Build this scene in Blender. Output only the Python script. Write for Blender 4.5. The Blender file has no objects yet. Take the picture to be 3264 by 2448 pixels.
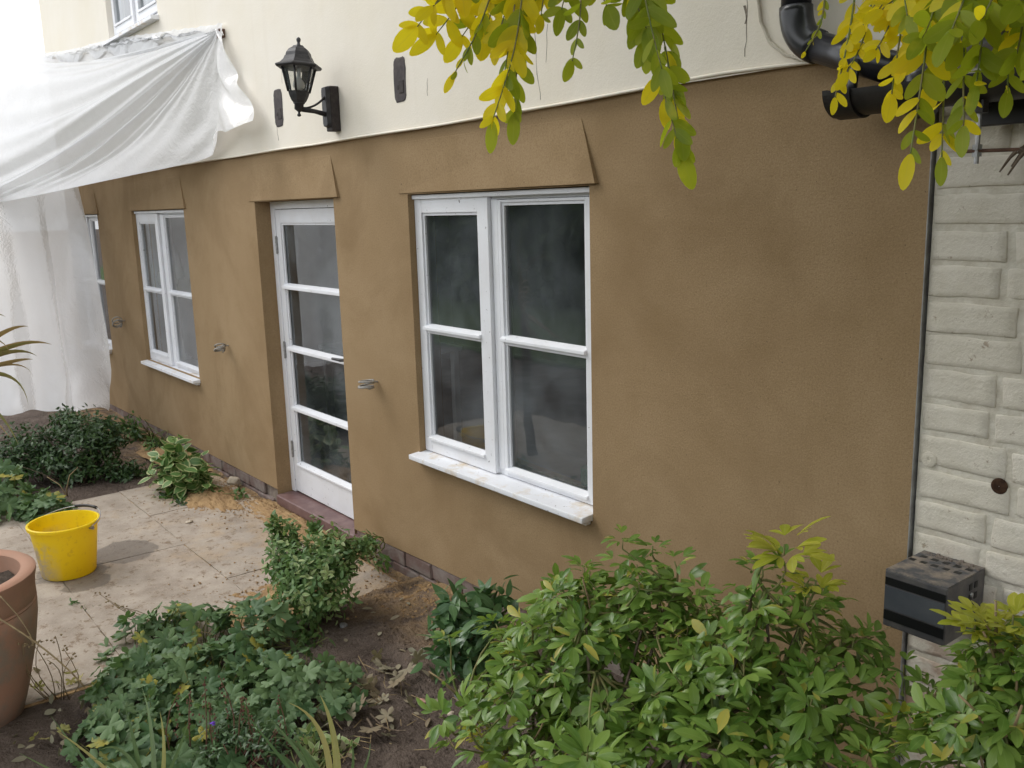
import bpy, bmesh, math, random
import numpy as np
from mathutils import Matrix, Vector, noise as mnoise
random.seed(7); rng = np.random.default_rng(7)
R_ = math.radians
sc = bpy.context.scene
COL = sc.collection

# ------------------------------------------------------------------ camera
CAM = Vector((0.0, -2.52, 2.10))
c_r = Vector((0.6161648, 0.78711834, -0.02802959))
c_u = Vector((-0.13539018, 0.14090877, 0.98072127))
c_f = Vector((-0.77589332, 0.600491, -0.19339112))
FPX = 2908.085
cam_d = bpy.data.cameras.new('camera'); cam = bpy.data.objects.new('camera', cam_d); COL.objects.link(cam)
cam.matrix_world = Matrix(((c_r.x, c_u.x, -c_f.x, CAM.x), (c_r.y, c_u.y, -c_f.y, CAM.y), (c_r.z, c_u.z, -c_f.z, CAM.z), (0, 0, 0, 1)))
cam_d.sensor_width = 36; cam_d.lens = 36 * FPX / 3264; cam_d.clip_start = 0.05; cam_d.clip_end = 400
sc.camera = cam
# ------------------------------------------------------------------ sky, sun, exposure
SUN_EL, SUN_AZ = 45, 238           # compass-like: direction the light comes from (x=sin, y=cos)
world = bpy.data.worlds.new('World'); sc.world = world; world.use_nodes = True
wn = world.node_tree; wn.nodes.clear()
sky = wn.nodes.new('ShaderNodeTexSky'); sky.sky_type = 'NISHITA'; sky.sun_disc = False
sky.sun_elevation = R_(SUN_EL); sky.sun_rotation = R_(SUN_AZ); sky.dust_density = 3; sky.air_density = 1.0
wmix = wn.nodes.new('ShaderNodeMix'); wmix.data_type = 'RGBA'; wmix.inputs[0].default_value = 0.86
wmix.inputs[7].default_value = (9.5, 9.8, 10.2, 1)      # even cloud cover
wbg = wn.nodes.new('ShaderNodeBackground'); wbg.inputs[1].default_value = 0.12
wo = wn.nodes.new('ShaderNodeOutputWorld')
wn.links.new(sky.outputs[0], wmix.inputs[6]); wn.links.new(wmix.outputs[2], wbg.inputs[0]); wn.links.new(wbg.outputs[0], wo.inputs[0])
sun_d = bpy.data.lights.new('sun', 'SUN'); sun_d.energy = 0.75; sun_d.angle = R_(25); sun_d.color = (1, 0.97, 0.92)
sun = bpy.data.objects.new('sun', sun_d); COL.objects.link(sun)
sdir = Vector((math.sin(R_(SUN_AZ)) * math.cos(R_(SUN_EL)), math.cos(R_(SUN_AZ)) * math.cos(R_(SUN_EL)), math.sin(R_(SUN_EL))))
sun.rotation_euler = (-sdir).to_track_quat('-Z', 'Y').to_euler()
vs = sc.view_settings; vs.view_transform = 'Standard'; vs.look = 'None'; vs.exposure = 0.67; vs.gamma = 1.0; vs.use_curve_mapping = False
sc.cycles.max_bounces = 8; sc.cycles.transparent_max_bounces = 16; sc.cycles.use_denoising = True
sc.cycles.caustics_reflective = False; sc.cycles.caustics_refractive = False

def at(px, py, depth):              # a point at a given distance along the view, from photo pixels
    return CAM + depth * (c_f + c_r * ((px - 1632) / FPX) - c_u * ((py - 1224) / FPX))
def gnd(px, py, z=0.0):
    d = c_f + c_r * ((px - 1632) / FPX) - c_u * ((py - 1224) / FPX)
    return CAM + d * ((z - CAM.z) / d.z)

# ------------------------------------------------------------------ node helpers / materials
class NT:
    def __init__(s, name):
        s.m = bpy.data.materials.new(name); s.m.use_nodes = True; s.t = s.m.node_tree; s.t.nodes.clear()
        s.out = s.t.nodes.new('ShaderNodeOutputMaterial')
    def n(s, typ, **kw):
        nd = s.t.nodes.new('ShaderNode' + typ)
        for k, v in kw.items(): setattr(nd, k, v)
        return nd
    def l(s, a, b): s.t.links.new(a, b)
    def val(s, sock, v):
        if hasattr(v, 'is_linked') or isinstance(v, bpy.types.NodeSocket): s.l(v, sock)
        else:
            if isinstance(v, (tuple, list)) and len(v) == 3 and sock.type == 'RGBA': v = (*v, 1)
            sock.default_value = v
    def noise(s, scale, detail=4, rough=.55, vec=None, dist=0):
        nd = s.n('TexNoise'); nd.inputs['Scale'].default_value = scale; nd.inputs['Detail'].default_value = detail
        nd.inputs['Roughness'].default_value = rough; nd.inputs['Distortion'].default_value = dist
        if vec is not None: s.l(vec, nd.inputs['Vector'])
        return nd.outputs['Fac']
    def ramp(s, fac, a, b, lo=0., hi=1.):
        nd = s.n('MapRange'); nd.inputs[1].default_value = a; nd.inputs[2].default_value = b
        nd.inputs[3].default_value = lo; nd.inputs[4].default_value = hi; nd.clamp = True
        s.l(fac, nd.inputs[0]); return nd.outputs[0]
    def mix(s, fac, a, b):
        nd = s.n('Mix', data_type='RGBA'); s.val(nd.inputs[0], fac); s.val(nd.inputs[6], a); s.val(nd.inputs[7], b); return nd.outputs[2]
    def math(s, op, a, b=0.):
        nd = s.n('Math', operation=op); s.val(nd.inputs[0], a); s.val(nd.inputs[1], b); return nd.outputs[0]
    def obj(s): return s.n('TexCoord').outputs['Object']
    def pos(s): return s.n('NewGeometry').outputs['Position']
    def bump(s, h, strength=.3, dist=.01, nrm=None):
        nd = s.n('Bump'); nd.inputs['Strength'].default_value = strength; nd.inputs['Distance'].default_value = dist
        s.l(h, nd.inputs['Height'])
        if nrm is not None: s.l(nrm, nd.inputs['Normal'])
        return nd.outputs[0]
    def bsdf(s, color, rough=.7, spec=.35, metal=0., nrm=None):
        b = s.n('BsdfPrincipled'); s.val(b.inputs['Base Color'], color); s.val(b.inputs['Roughness'], rough)
        b.inputs['Specular IOR Level'].default_value = spec; b.inputs['Metallic'].default_value = metal
        if nrm is not None: s.l(nrm, b.inputs['Normal'])
        return b
    def done(s, sh): s.l(sh, s.out.inputs[0]); return s.m

def simple(name, c, c2=None, scale=8, rough=.6, spec=.35, bump=None, metal=0., a=.4, b=.65, coord='pos'):
    t = NT(name); v = t.pos() if coord == 'pos' else t.obj()
    col = c
    if c2 is not None: col = t.mix(t.ramp(t.noise(scale, 5, .6, v), a, b), c, c2)
    nrm = t.bump(t.noise(bump[0], 3, .6, v), bump[1], bump[2]) if bump else None
    return t.done(t.bsdf(col, rough, spec, metal, nrm).outputs[0])

def m_render():
    t = NT('brown_sand_render'); v = t.pos()
    big = t.noise(1.1, 4, .6, v, .6); mid = t.noise(4.5, 4, .6, v); fine = t.noise(260, 2, .7, v); spk = t.noise(95, 2, .5, v)
    c = t.mix(t.ramp(big, .34, .68), (.302, .206, .110), (.375, .266, .152))
    c = t.mix(t.ramp(mid, .5, .75, 0, .40), c, (.25, .168, .082))
    c = t.mix(t.ramp(t.noise(130, 3, .75, v), .40, .68, 0, .50), c, (.205, .134, .069))
    c = t.mix(t.ramp(spk, .70, .76, 0, .8), c, (.10, .07, .045))
    damp = t.noise(.85, 5, .62, v, 1.6); c = t.mix(t.ramp(damp, .48, .64, 0, .42), c, (.215, .140, .070))
    mp = t.n('Mapping'); mp.inputs['Scale'].default_value = (2.2, 2.2, .55); mp.inputs['Rotation'].default_value = (0, .5, 0); t.l(v, mp.inputs[0])
    swp = t.noise(2.4, 6, .7, mp.outputs[0], 1.0); c = t.mix(t.ramp(swp, .60, .75, 0, .10), c, (.42, .31, .19))
    h = t.math('ADD', t.noise(170, 3, .7, v), t.math('ADD', t.math('MULTIPLY', t.noise(6, 3, .5, v), 1.2), t.math('MULTIPLY', swp, 1.2)))
    return t.done(t.bsdf(c, .92, .15, nrm=t.bump(h, .38, .0034)).outputs[0])
def m_cream():
    t = NT('cream_masonry_paint'); v = t.pos()
    mp = t.n('Mapping'); mp.inputs['Scale'].default_value = (9, 9, .5); t.l(v, mp.inputs[0])
    c = t.mix(t.ramp(t.noise(1.5, 4, .6, v), .35, .7), (.83, .775, .68), (.80, .735, .615))
    c = t.mix(t.ramp(t.noise(1, 4, .6, mp.outputs[0]), .55, .85, 0, .16), c, (.60, .52, .40))
    h = t.math('ADD', t.noise(120, 3, .6, v), t.math('MULTIPLY', t.noise(9, 3, .5, v), 2.))
    return t.done(t.bsdf(c, .8, .2, nrm=t.bump(h, .35, .003)).outputs[0])
def m_whitebrick():
    t = NT('white_painted_brick'); v = t.pos()
    c = t.mix(t.ramp(t.noise(7, 5, .65, v), .35, .7), (.72, .67, .575), (.62, .57, .47))
    c = t.mix(t.ramp(t.noise(30, 5, .7, v), .63, .69, 0, .75), c, (.34, .26, .18))
    sx = t.n('SeparateXYZ'); t.l(v, sx.inputs[0])
    low = t.ramp(sx.outputs[2], 1.15, .55, 0, 1)        # rust and damp staining below the flue
    c = t.mix(t.math('MULTIPLY', low, t.ramp(t.noise(11, 4, .6, v), .44, .60, 0, .75)), c, (.30, .15, .085))
    h = t.math('ADD', t.noise(110, 4, .7, v), t.math('MULTIPLY', t.noise(34, 5, .68, v), 1.8))
    return t.done(t.bsdf(c, .62, .3, nrm=t.bump(h, .55, .005)).outputs[0])
def m_paint(name, stain=0.):
    t = NT(name); v = t.pos()
    c = t.mix(t.ramp(t.noise(5, 4, .6, v), .4, .75), (.80, .81, .84), (.74, .74, .76))
    c = t.mix(t.ramp(t.noise(70, 3, .6, v), .66, .74, 0, .4), c, (.52, .46, .38))
    if stain:
        c = t.mix(t.ramp(t.noise(7, 5, .65, v), .52, .70, 0, stain), c, (.55, .40, .20))
        c = t.mix(t.ramp(t.noise(38, 4, .6, v), .68, .73, 0, .9), c, (.10, .08, .07))
    return t.done(t.bsdf(c, .38, .4, nrm=t.bump(t.noise(60, 3, .5, v), .12, .002)).outputs[0])
def m_glass(name='window_glass', tint=(.93, .96, .95), pale_mix=.18, ior=1.55):
    t = NT(name); v = t.pos()
    fr = t.n('Fresnel'); fr.inputs[0].default_value = ior
    wav = t.bump(t.noise(3.5, 2, .5, v), .05, .02)
    t.l(wav, fr.inputs['Normal'])
    tr = t.n('BsdfTransparent'); tr.inputs[0].default_value = (*tint, 1)
    gl = t.n('BsdfGlossy'); gl.inputs['Roughness'].default_value = .015; t.l(wav, gl.inputs['Normal'])
    m1 = t.n('MixShader'); t.l(t.math('MULTIPLY', fr.outputs[0], 1.8), m1.inputs[0]); t.l(tr.outputs[0], m1.inputs[1]); t.l(gl.outputs[0], m1.inputs[2])
    df = t.n('BsdfDiffuse'); df.inputs[0].default_value = (.50, .56, .60, 1)
    m2 = t.n('MixShader'); t.l(t.ramp(t.noise(1.7, 5, .62, v, .5), .42, .72, pale_mix * .12, pale_mix), m2.inputs[0]); t.l(m1.outputs[0], m2.inputs[1]); t.l(df.outputs[0], m2.inputs[2])  # patchy grey-blue diffuse mixed over the clear pane
    return t.done(m2.outputs[0])
def m_sheet():
    t = NT('polythene_sheet'); v = t.pos()
    df = t.n('BsdfDiffuse'); df.inputs[0].default_value = (.90, .905, .92, 1)
    tl = t.n('BsdfTranslucent'); tl.inputs[0].default_value = (.93, .935, .95, 1)
    gl = t.n('BsdfGlossy'); gl.inputs['Roughness'].default_value = .16; gl.inputs[0].default_value = (1, 1, 1, 1)
    tp = t.n('BsdfTransparent')
    nz = t.bump(t.math('ADD', t.math('ABSOLUTE', t.math('SUBTRACT', t.noise(6, 4, .6, v, 1.0), .5)), t.math('MULTIPLY', t.math('ABSOLUTE', t.math('SUBTRACT', t.noise(19, 3, .6, v, .6), .5)), .45)), .22, .04)
    for s_ in (df, tl, gl): t.l(nz, s_.inputs['Normal'])
    a = t.n('MixShader'); a.inputs[0].default_value = .58; t.l(df.outputs[0], a.inputs[1]); t.l(tl.outputs[0], a.inputs[2])
    b = t.n('MixShader'); t.l(t.ramp(t.noise(1.6, 3, .5, v), .35, .75, .04, .14), b.inputs[0]); t.l(a.outputs[0], b.inputs[1]); t.l(tp.outputs[0], b.inputs[2])
    lw = t.n('LayerWeight'); lw.inputs[0].default_value = .3; t.l(nz, lw.inputs['Normal'])
    c = t.n('MixShader'); t.l(t.math('ADD', t.math('MULTIPLY', lw.outputs['Fresnel'], .35), .04), c.inputs[0]); t.l(b.outputs[0], c.inputs[1]); t.l(gl.outputs[0], c.inputs[2])
    return t.done(c.outputs[0])
def m_leaf(name, c1, c2, rough=.45, trans=.3, margin=None, vein=(.3, .4, .12), veinamt=.35, spot=None, old=None):
    t = NT(name)
    geo = t.n('NewGeometry'); oi = t.n('ObjectInfo')
    rnd = t.math('FRACT', t.math('ADD', geo.outputs['Random Per Island'], oi.outputs['Random']))
    uv = t.n('UVMap'); sx = t.n('SeparateXYZ'); t.l(uv.outputs[0], sx.inputs[0])
    dx = t.math('ABSOLUTE', t.math('SUBTRACT', sx.outputs[0], .5))       # 0 at midrib, .5 at margin
    c = t.mix(rnd, c1, c2)
    nz = t.noise(35, 3, .6, t.pos())
    c = t.mix(t.ramp(nz, .35, .75, 0, .35), c, c2)
    if spot: c = t.mix(t.ramp(t.noise(16, 3, .6, t.pos()), .60, .70, 0, .8), c, spot)
    if old: c = t.mix(t.ramp(t.math('ADD', rnd, t.math('MULTIPLY', nz, .10)), 1.005, 1.03), c, old)
    if margin:
        w = t.math('ADD', dx, t.math('MULTIPLY', nz, .16)); c = t.mix(t.ramp(w, .40, .46), c, margin)
    c = t.mix(t.ramp(dx, .05, .02, 0, veinamt), c, vein)
    b = t.bsdf(c, rough, .4)
    tl = t.n('BsdfTranslucent'); t.l(t.mix(.5, c, (c2[0] * 1.5, c2[1] * 1.6, c2[2] * .8)), tl.inputs[0])
    mx = t.n('MixShader'); mx.inputs[0].default_value = trans; t.l(b.outputs[0], mx.inputs[1]); t.l(tl.outputs[0], mx.inputs[2])
    return t.done(mx.outputs[0])
def m_soil():
    t = NT('bare_soil'); v = t.pos()
    c = t.mix(t.ramp(t.noise(3, 6, .65, v), .35, .68), (.085, .064, .052), (.195, .150, .123))
    c = t.mix(t.ramp(t.noise(60, 4, .7, v), .55, .72, 0, .7), c, (.24, .19, .155))
    sx = t.n('SeparateXYZ'); t.l(v, sx.inputs[0])
    near = t.ramp(sx.outputs[1], -.62, -.12)             # sand dropped along the foot of the wall
    near2 = t.math('MULTIPLY', near, t.ramp(sx.outputs[0], -2.9, -3.5))
    c = t.mix(t.math('MULTIPLY', near2, t.ramp(t.noise(7, 5, .65, v), .36, .58)), c, (.40, .27, .145))
    h = t.math('ADD', t.noise(55, 5, .7, v), t.math('MULTIPLY', t.noise(14, 4, .6, v), 2.5))
    return t.done(t.bsdf(c, .95, .1, nrm=t.bump(h, 1., .028)).outputs[0])
def m_slab():
    t = NT('weathered_concrete_slab'); v = t.pos()
    oi = t.n('ObjectInfo')
    c = t.mix(t.ramp(t.noise(4, 6, .65, v), .35, .68), (.44, .375, .31), (.27, .22, .175))
    c = t.mix(t.math('MULTIPLY', oi.outputs['Random'], .3), c, (.34, .30, .25))
    sx = t.n('SeparateXYZ'); t.l(v, sx.inputs[0])
    sand = t.math('ADD', t.ramp(sx.outputs[1], -1.5, -.1, -.10, .16), t.noise(3.2, 6, .7, v))
    c = t.mix(t.ramp(sand, .54, .70, 0, .62), c, (.40, .29, .18))
    c = t.mix(t.ramp(t.noise(19, 6, .75, v), .55, .62, 0, .9), c, (.21, .15, .10))
    c = t.mix(t.ramp(t.noise(110, 3, .7, v), .56, .68, 0, .6), c, (.50, .42, .33))
    # water splashed round the bucket
    wet = None
    for (wx, wy, wr) in [(*gnd(400, 1765)[:2], .24), (*gnd(275, 1868)[:2], .16), (*gnd(225, 1830)[:2], .24)]:
        d = t.n('VectorMath', operation='DISTANCE'); t.l(v, d.inputs[0]); d.inputs[1].default_value = (wx, wy, .02)
        dd = t.math('ADD', t.math('DIVIDE', d.outputs['Value'], wr), t.math('MULTIPLY', t.noise(6.5, 4, .6, v), .9))
        f = t.ramp(dd, 1.30, 1.22); wet = f if wet is None else t.math('MAXIMUM', wet, f)
    c = t.mix(t.math('MULTIPLY', wet, .62), c, (.10, .082, .068))
    h = t.math('ADD', t.noise(70, 4, .65, v), t.math('MULTIPLY', t.noise(11, 4, .6, v), 2.))
    b = t.bsdf(c, t.math('SUBTRACT', .9, t.math('MULTIPLY', wet, .35)), .3, nrm=t.bump(h, .5, .006))
    return t.done(b.outputs[0])
def m_bucket():
    t = NT('yellow_plastic'); v = t.obj()
    sx = t.n('SeparateXYZ'); t.l(v, sx.inputs[0])
    side = t.ramp(t.math('ADD', t.math('MULTIPLY', sx.outputs[0], -1.5), t.math('MULTIPLY', sx.outputs[1], -3.2)), -.02, .34)
    msk = t.math('MULTIPLY', t.ramp(t.noise(9, 6, .7, v), .40, .60), t.math('MULTIPLY', side, t.ramp(sx.outputs[2], .27, .19)))
    c = t.mix(t.math('MULTIPLY', msk, .92), (.95, .74, .016), (.58, .50, .40))
    c = t.mix(t.ramp(t.noise(30, 4, .6, v), .58, .72, 0, .35), c, (.55, .36, .06))
    b = t.bsdf(c, .42, .4); tl = t.n('BsdfTranslucent'); t.l(c, tl.inputs[0])
    mx = t.n('MixShader'); mx.inputs[0].default_value = .30; t.l(b.outputs[0], mx.inputs[1]); t.l(tl.outputs[0], mx.inputs[2])
    return t.done(mx.outputs[0])
def m_terracotta():
    t = NT('terracotta'); v = t.obj()
    sx = t.n('SeparateXYZ'); t.l(v, sx.inputs[0])
    c = t.mix(t.ramp(t.noise(5, 5, .6, v), .35, .7), (.40, .215, .145), (.34, .21, .15))
    c = t.mix(t.math('MULTIPLY', t.ramp(t.noise(9, 5, .65, v), .42, .58, 0, .8), t.ramp(sx.outputs[2], .60, .45)), c, (.27, .21, .16))
    return t.done(t.bsdf(c, .85, .2, nrm=t.bump(t.noise(60, 4, .6, v), .3, .004)).outputs[0])

M = {}
M['render'] = m_render(); M['cream'] = m_cream(); M['wbrick'] = m_whitebrick()
M['paint'] = m_paint('white_gloss_paint', 0.05); M['sill'] = m_paint('stained_sill_paint', .75); M['glass'] = m_glass()
M['lampglass'] = m_glass('lamp_glass', (.95, .95, .93), .15)
M['sheet'] = m_sheet(); M['soil'] = m_soil(); M['slab'] = m_slab(); M['bucket'] = m_bucket(); M['terra'] = m_terracotta()
M['wjoint'] = simple('painted_mortar', (.68, .64, .55), (.56, .51, .42), 24, .8, .2, (60, .8, .006))
M['black'] = simple('black_lamp_metal', (.022, .021, .024), (.05, .048, .05), 20, .5, .4, (80, .2, .003))
M['pipe'] = simple('black_upvc', (.016, .016, .019), (.03, .03, .034), 6, .28, .5)
M['gutter'] = simple('dark_gutter_plastic', (.012, .011, .011), (.03, .025, .022), 12, .45, .4)
M['patch'] = simple('dark_bare_patch', (.075, .066, .068), (.12, .105, .10), 14, .85, .2, (60, .5, .004))
M['wood'] = simple('dark_pattress_wood', (.035, .028, .027), (.06, .05, .046), 25, .7, .3, (60, .4, .004))
M['plinth'] = simple('plinth_brick', (.17, .115, .10), (.24, .205, .185), 9, .9, .15, (70, .7, .006))
M['mortar'] = simple('old_mortar', (.20, .165, .14), (.29, .25, .21), 20, .95, .1, (60, .7, .006))
M['thresh'] = simple('purple_brown_tile', (.135, .075, .072), (.20, .125, .115), 10, .45, .4, (40, .25, .003))
M['bead'] = simple('galvanised_bead', (.36, .36, .35), (.24, .23, .22), 20, .5, .5, None, .3)
M['steel'] = simple('galvanised_wire', (.42, .42, .42), (.28, .27, .26), 40, .4, .5, None, .7)
M['cable'] = simple('grey_cable', (.36, .345, .32), (.24, .22, .20), 60, .6, .3)
M['ccable'] = simple('cream_cable', (.62, .57, .47), (.45, .40, .32), 20, .6, .3)
M['crack'] = simple('hairline_crack', (.14, .12, .10), (.28, .24, .19), 40, .9, .1)
M['flue'] = simple('flue_guard_metal', (.075, .073, .078), (.13, .12, .115), 14, .45, .45, (70, .25, .003), .2)
M['fluetop'] = simple('dusty_flue_top', (.10, .10, .105), (.30, .25, .20), 22, .75, .3, (70, .5, .005))
M['flueband'] = simple('black_flue_band', (.008, .008, .009), None, rough=.4)
M['flueface'] = simple('flue_face_panel', (.060, .066, .078), (.09, .095, .105), 6, .38, .5)
M['slate'] = simple('grey_slate', (.115, .12, .13), (.18, .18, .185), 10, .6, .35, (40, .4, .005))
M['rust'] = simple('rusty_iron', (.10, .055, .04), (.17, .10, .07), 40, .85, .2, (90, .6, .004))
M['interior'] = simple('interior_plaster', (.34, .34, .335), (.27, .27, .27), 2, .9, .1)
M['intfloor'] = simple('interior_floor', (.12, .09, .07), (.16, .12, .09), 4, .6, .3)
M['lawn'] = simple('lawn_grass', (.06, .10, .025), (.10, .15, .04), 3, .9, .1, (30, .8, .03))
M['white'] = simple('white_laminate', (.78, .80, .82), (.70, .72, .74), 5, .4, .4)
M['green'] = simple('green_tin', (.02, .16, .09), (.03, .20, .12), 10, .4, .4)
M['timber'] = simple('bare_timber', (.42, .30, .19), (.33, .23, .14), 12, .8, .2)
M['sand'] = simple('builders_sand', (.40, .265, .135), (.30, .19, .10), 9, .95, .1, (70, .9, .012))
M['stone'] = simple('pale_stone', (.55, .48, .38), (.40, .33, .25), 18, .9, .2, (50, .6, .006))
M['slatechip'] = simple('grey_chip', (.15, .15, .16), (.22, .21, .2), 20, .8, .2)
M['brickbit'] = simple('brick_fragment', (.34, .15, .11), (.42, .25, .2), 20, .9, .2)
M['bark'] = simple('brown_bark', (.11, .08, .058), (.20, .155, .115), 40, .9, .15, (90, .7, .006))
M['greenstem'] = simple('green_stem', (.13, .17, .05), (.20, .16, .07), 30, .7, .25)
M['redstem'] = simple('reddish_stem', (.13, .055, .04), (.17, .10, .06), 30, .7, .25)
M['drystem'] = simple('dry_stem', (.30, .225, .12), (.20, .14, .08), 30, .8, .2)
M['potsoil'] = simple('potting_soil', (.045, .035, .028), (.09, .07, .055), 30, .95, .1, (60, .9, .012))
M['bulb'] = simple('white_bulb', (.80, .80, .78), None, rough=.3)
M['choisya'] = m_leaf('choisya_leaf', (.060, .140, .021), (.225, .330, .068), .30, .32, vein=(.26, .36, .12), old=(.40, .36, .07))
M['choisyay'] = m_leaf('yellow_choisya_leaf', (.34, .38, .035), (.52, .50, .07), .4, .35, vein=(.62, .6, .25))
M['geranium'] = m_leaf('geranium_leaf', (.038, .095, .032), (.150, .230, .095), .55, .25, old=(.34, .30, .05), vein=(.22, .33, .17), veinamt=.25)
M['fuchsia'] = m_leaf('small_bush_leaf', (.050, .125, .030), (.145, .23, .075), .5, .25, margin=None)
M['fuchsiav'] = m_leaf('pale_bush_leaf', (.16, .25, .07), (.30, .37, .15), .5, .25, margin=(.36, .40, .20))
M['varieg'] = m_leaf('variegated_leaf', (.065, .15, .035), (.12, .22, .06), .45, .25, margin=(.42, .45, .20))
M['dark'] = m_leaf('dark_bush_leaf', (.016, .044, .014), (.055, .105, .034), .4, .2)
M['broad'] = m_leaf('broad_leaf', (.034, .095, .030), (.115, .205, .078), .42, .2, vein=(.2, .3, .14), spot=(.34, .40, .33))
M['robiniag'] = m_leaf('green_acacia_leaflet', (.150, .225, .012), (.38, .42, .028), .5, .6, vein=(.38, .38, .06), spot=(.52, .48, .035))
M['robiniay'] = m_leaf('yellow_acacia_leaflet', (.64, .55, .022), (.84, .68, .025), .5, .6, vein=(.6, .52, .06), spot=(.50, .50, .04))
M['blade'] = m_leaf('strap_leaf', (.075, .15, .055), (.16, .22, .10), .45, .25, vein=(.25, .3, .15))
M['bladey'] = m_leaf('yellowing_strap_leaf', (.30, .30, .09), (.44, .38, .16), .55, .25, vein=(.45, .42, .2))
M['cordy'] = m_leaf('cordyline_blade', (.13, .15, .04), (.30, .20, .085), .5, .2, vein=(.3, .28, .1), spot=(.14, .08, .05))
M['dead'] = m_leaf('dead_leaf', (.20, .145, .085), (.30, .28, .20), .8, .15, vein=(.4, .34, .24))
M['hedge'] = m_leaf('hedge_leaf', (.030, .070, .016), (.110, .165, .045), .5, .3)
M['purple'] = simple('purple_petal', (.14, .05, .42), None, rough=.6)

# ------------------------------------------------------------------ mesh helpers
class MB:
    def __init__(s): s.v = []; s.f = []
    def add(s, vs, fs):
        o = len(s.v); s.v += [tuple(p) for p in vs]; s.f += [tuple(i + o for i in f) for f in fs]; return s
    def hexa(s, p):    # 8 corners: bottom 4 (ccw), top 4
        return s.add(p, [(3, 2, 1, 0), (4, 5, 6, 7), (0, 1, 5, 4), (1, 2, 6, 5), (2, 3, 7, 6), (3, 0, 4, 7)])
    def box(s, x0, x1, y0, y1, z0, z1):
        return s.hexa([(x0, y0, z0), (x1, y0, z0), (x1, y1, z0), (x0, y1, z0), (x0, y0, z1), (x1, y0, z1), (x1, y1, z1), (x0, y1, z1)])
    def tube(s, pts, rad, n=8, cap=True):
        pts = [Vector(p) for p in pts]; rad = rad if isinstance(rad, (list, tuple)) else [rad] * len(pts)
        o = len(s.v); prev = None
        for i, p in enumerate(pts):
            d = (pts[min(i + 1, len(pts) - 1)] - pts[max(i - 1, 0)])
            d = d.normalized() if d.length > 1e-9 else Vector((0, 0, 1))
            if prev is None:
                a = d.orthogonal().normalized()
            else:
                a = prev - d * prev.dot(d); a = a.normalized() if a.length > 1e-6 else d.orthogonal().normalized()
            prev = a; b = d.cross(a)
            for k in range(n):
                t = 2 * math.pi * k / n
                s.v.append(tuple(p + (a * math.cos(t) + b * math.sin(t)) * rad[i]))
        for i in range(len(pts) - 1):
            for k in range(n):
                k2 = (k + 1) % n
                s.f.append((o + i * n + k, o + i * n + k2, o + (i + 1) * n + k2, o + (i + 1) * n + k))
        if cap:
            s.f.append(tuple(o + k for k in range(n))[::-1]); s.f.append(tuple(o + (len(pts) - 1) * n + k for k in range(n)))
        return s
    def lathe(s, prof, n=24, c=(0, 0, 0), ph=0., cap=True):
        o = len(s.v)
        for r, z in prof:
            for k in range(n):
                t = 2 * math.pi * k / n + ph
                s.v.append((c[0] + r * math.cos(t), c[1] + r * math.sin(t), c[2] + z))
        for i in range(len(prof) - 1):
            for k in range(n):
                k2 = (k + 1) % n
                s.f.append((o + i * n + k, o + i * n + k2, o + (i + 1) * n + k2, o + (i + 1) * n + k))
        if cap:
            s.f.append(tuple(o + k for k in range(n))[::-1]); s.f.append(tuple(o + (len(prof) - 1) * n + k for k in range(n)))
        return s
    def grid(s, P):    # P[i][j] points
        o = len(s.v); n, m = len(P), len(P[0])
        for row in P:
            for p in row: s.v.append(tuple(p))
        for i in range(n - 1):
            for j in range(m - 1):
                s.f.append((o + i * m + j, o + i * m + j + 1, o + (i + 1) * m + j + 1, o + (i + 1) * m + j))
        return s
    def build(s, name, mat, parent=None, bevel=0., smooth=False, seg=2, recalc=True):
        me = bpy.data.meshes.new(name); me.from_pydata(s.v, [], s.f)
        if recalc or bevel:
            bm = bmesh.new(); bm.from_mesh(me)
            if bevel: bmesh.ops.bevel(bm, geom=list(bm.edges), offset=bevel, segments=seg, profile=.6, affect='EDGES', clamp_overlap=True)
            bmesh.ops.recalc_face_normals(bm, faces=list(bm.faces)); bm.to_mesh(me); bm.free()
        if smooth: me.polygons.foreach_set('use_smooth', [True] * len(me.polygons))
        return put(name, me, mat, parent)
def put(name, me, mat, parent=None):
    o = bpy.data.objects.new(name, me); COL.objects.link(o)
    if mat is not None and not len(me.materials): me.materials.append(M[mat] if isinstance(mat, str) else mat)
    if parent is not None:
        o.parent = parent
    return o
def smooth_by_angle(o, ang=35):
    me = o.data; me.polygons.foreach_set('use_smooth', [True] * len(me.polygons)); me.set_sharp_from_angle(angle=R_(ang)); return o
def tag(o, label, cat, group=None):
    o['label'] = label; o['category'] = cat
    if group: o['group'] = group
    return o
def empty(name, loc=(0, 0, 0), label=None, cat=None, group=None):
    o = bpy.data.objects.new(name, None); COL.objects.link(o); o.location = loc; o.empty_display_size = .1
    if label: tag(o, label, cat, group)
    return o
def structure(o): o['kind'] = 'structure'; return o
def stuff(o): o['kind'] = 'stuff'; return o
def adopt(root):       # children were built in world coordinates: keep them there below a root that stands elsewhere
    inv = Matrix.Translation(root.location).inverted()
    for ch in root.children: ch.matrix_parent_inverse = inv
def lerp(a, b, t): return a + (b - a) * t
def pl(xs, ys, x): return float(np.interp(x, xs, ys))
def fbm(x, y, z=0., s=1., o=4): return mnoise.fractal(Vector((x * s, y * s, z * s)), 1.0, 2.0, o)

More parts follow.
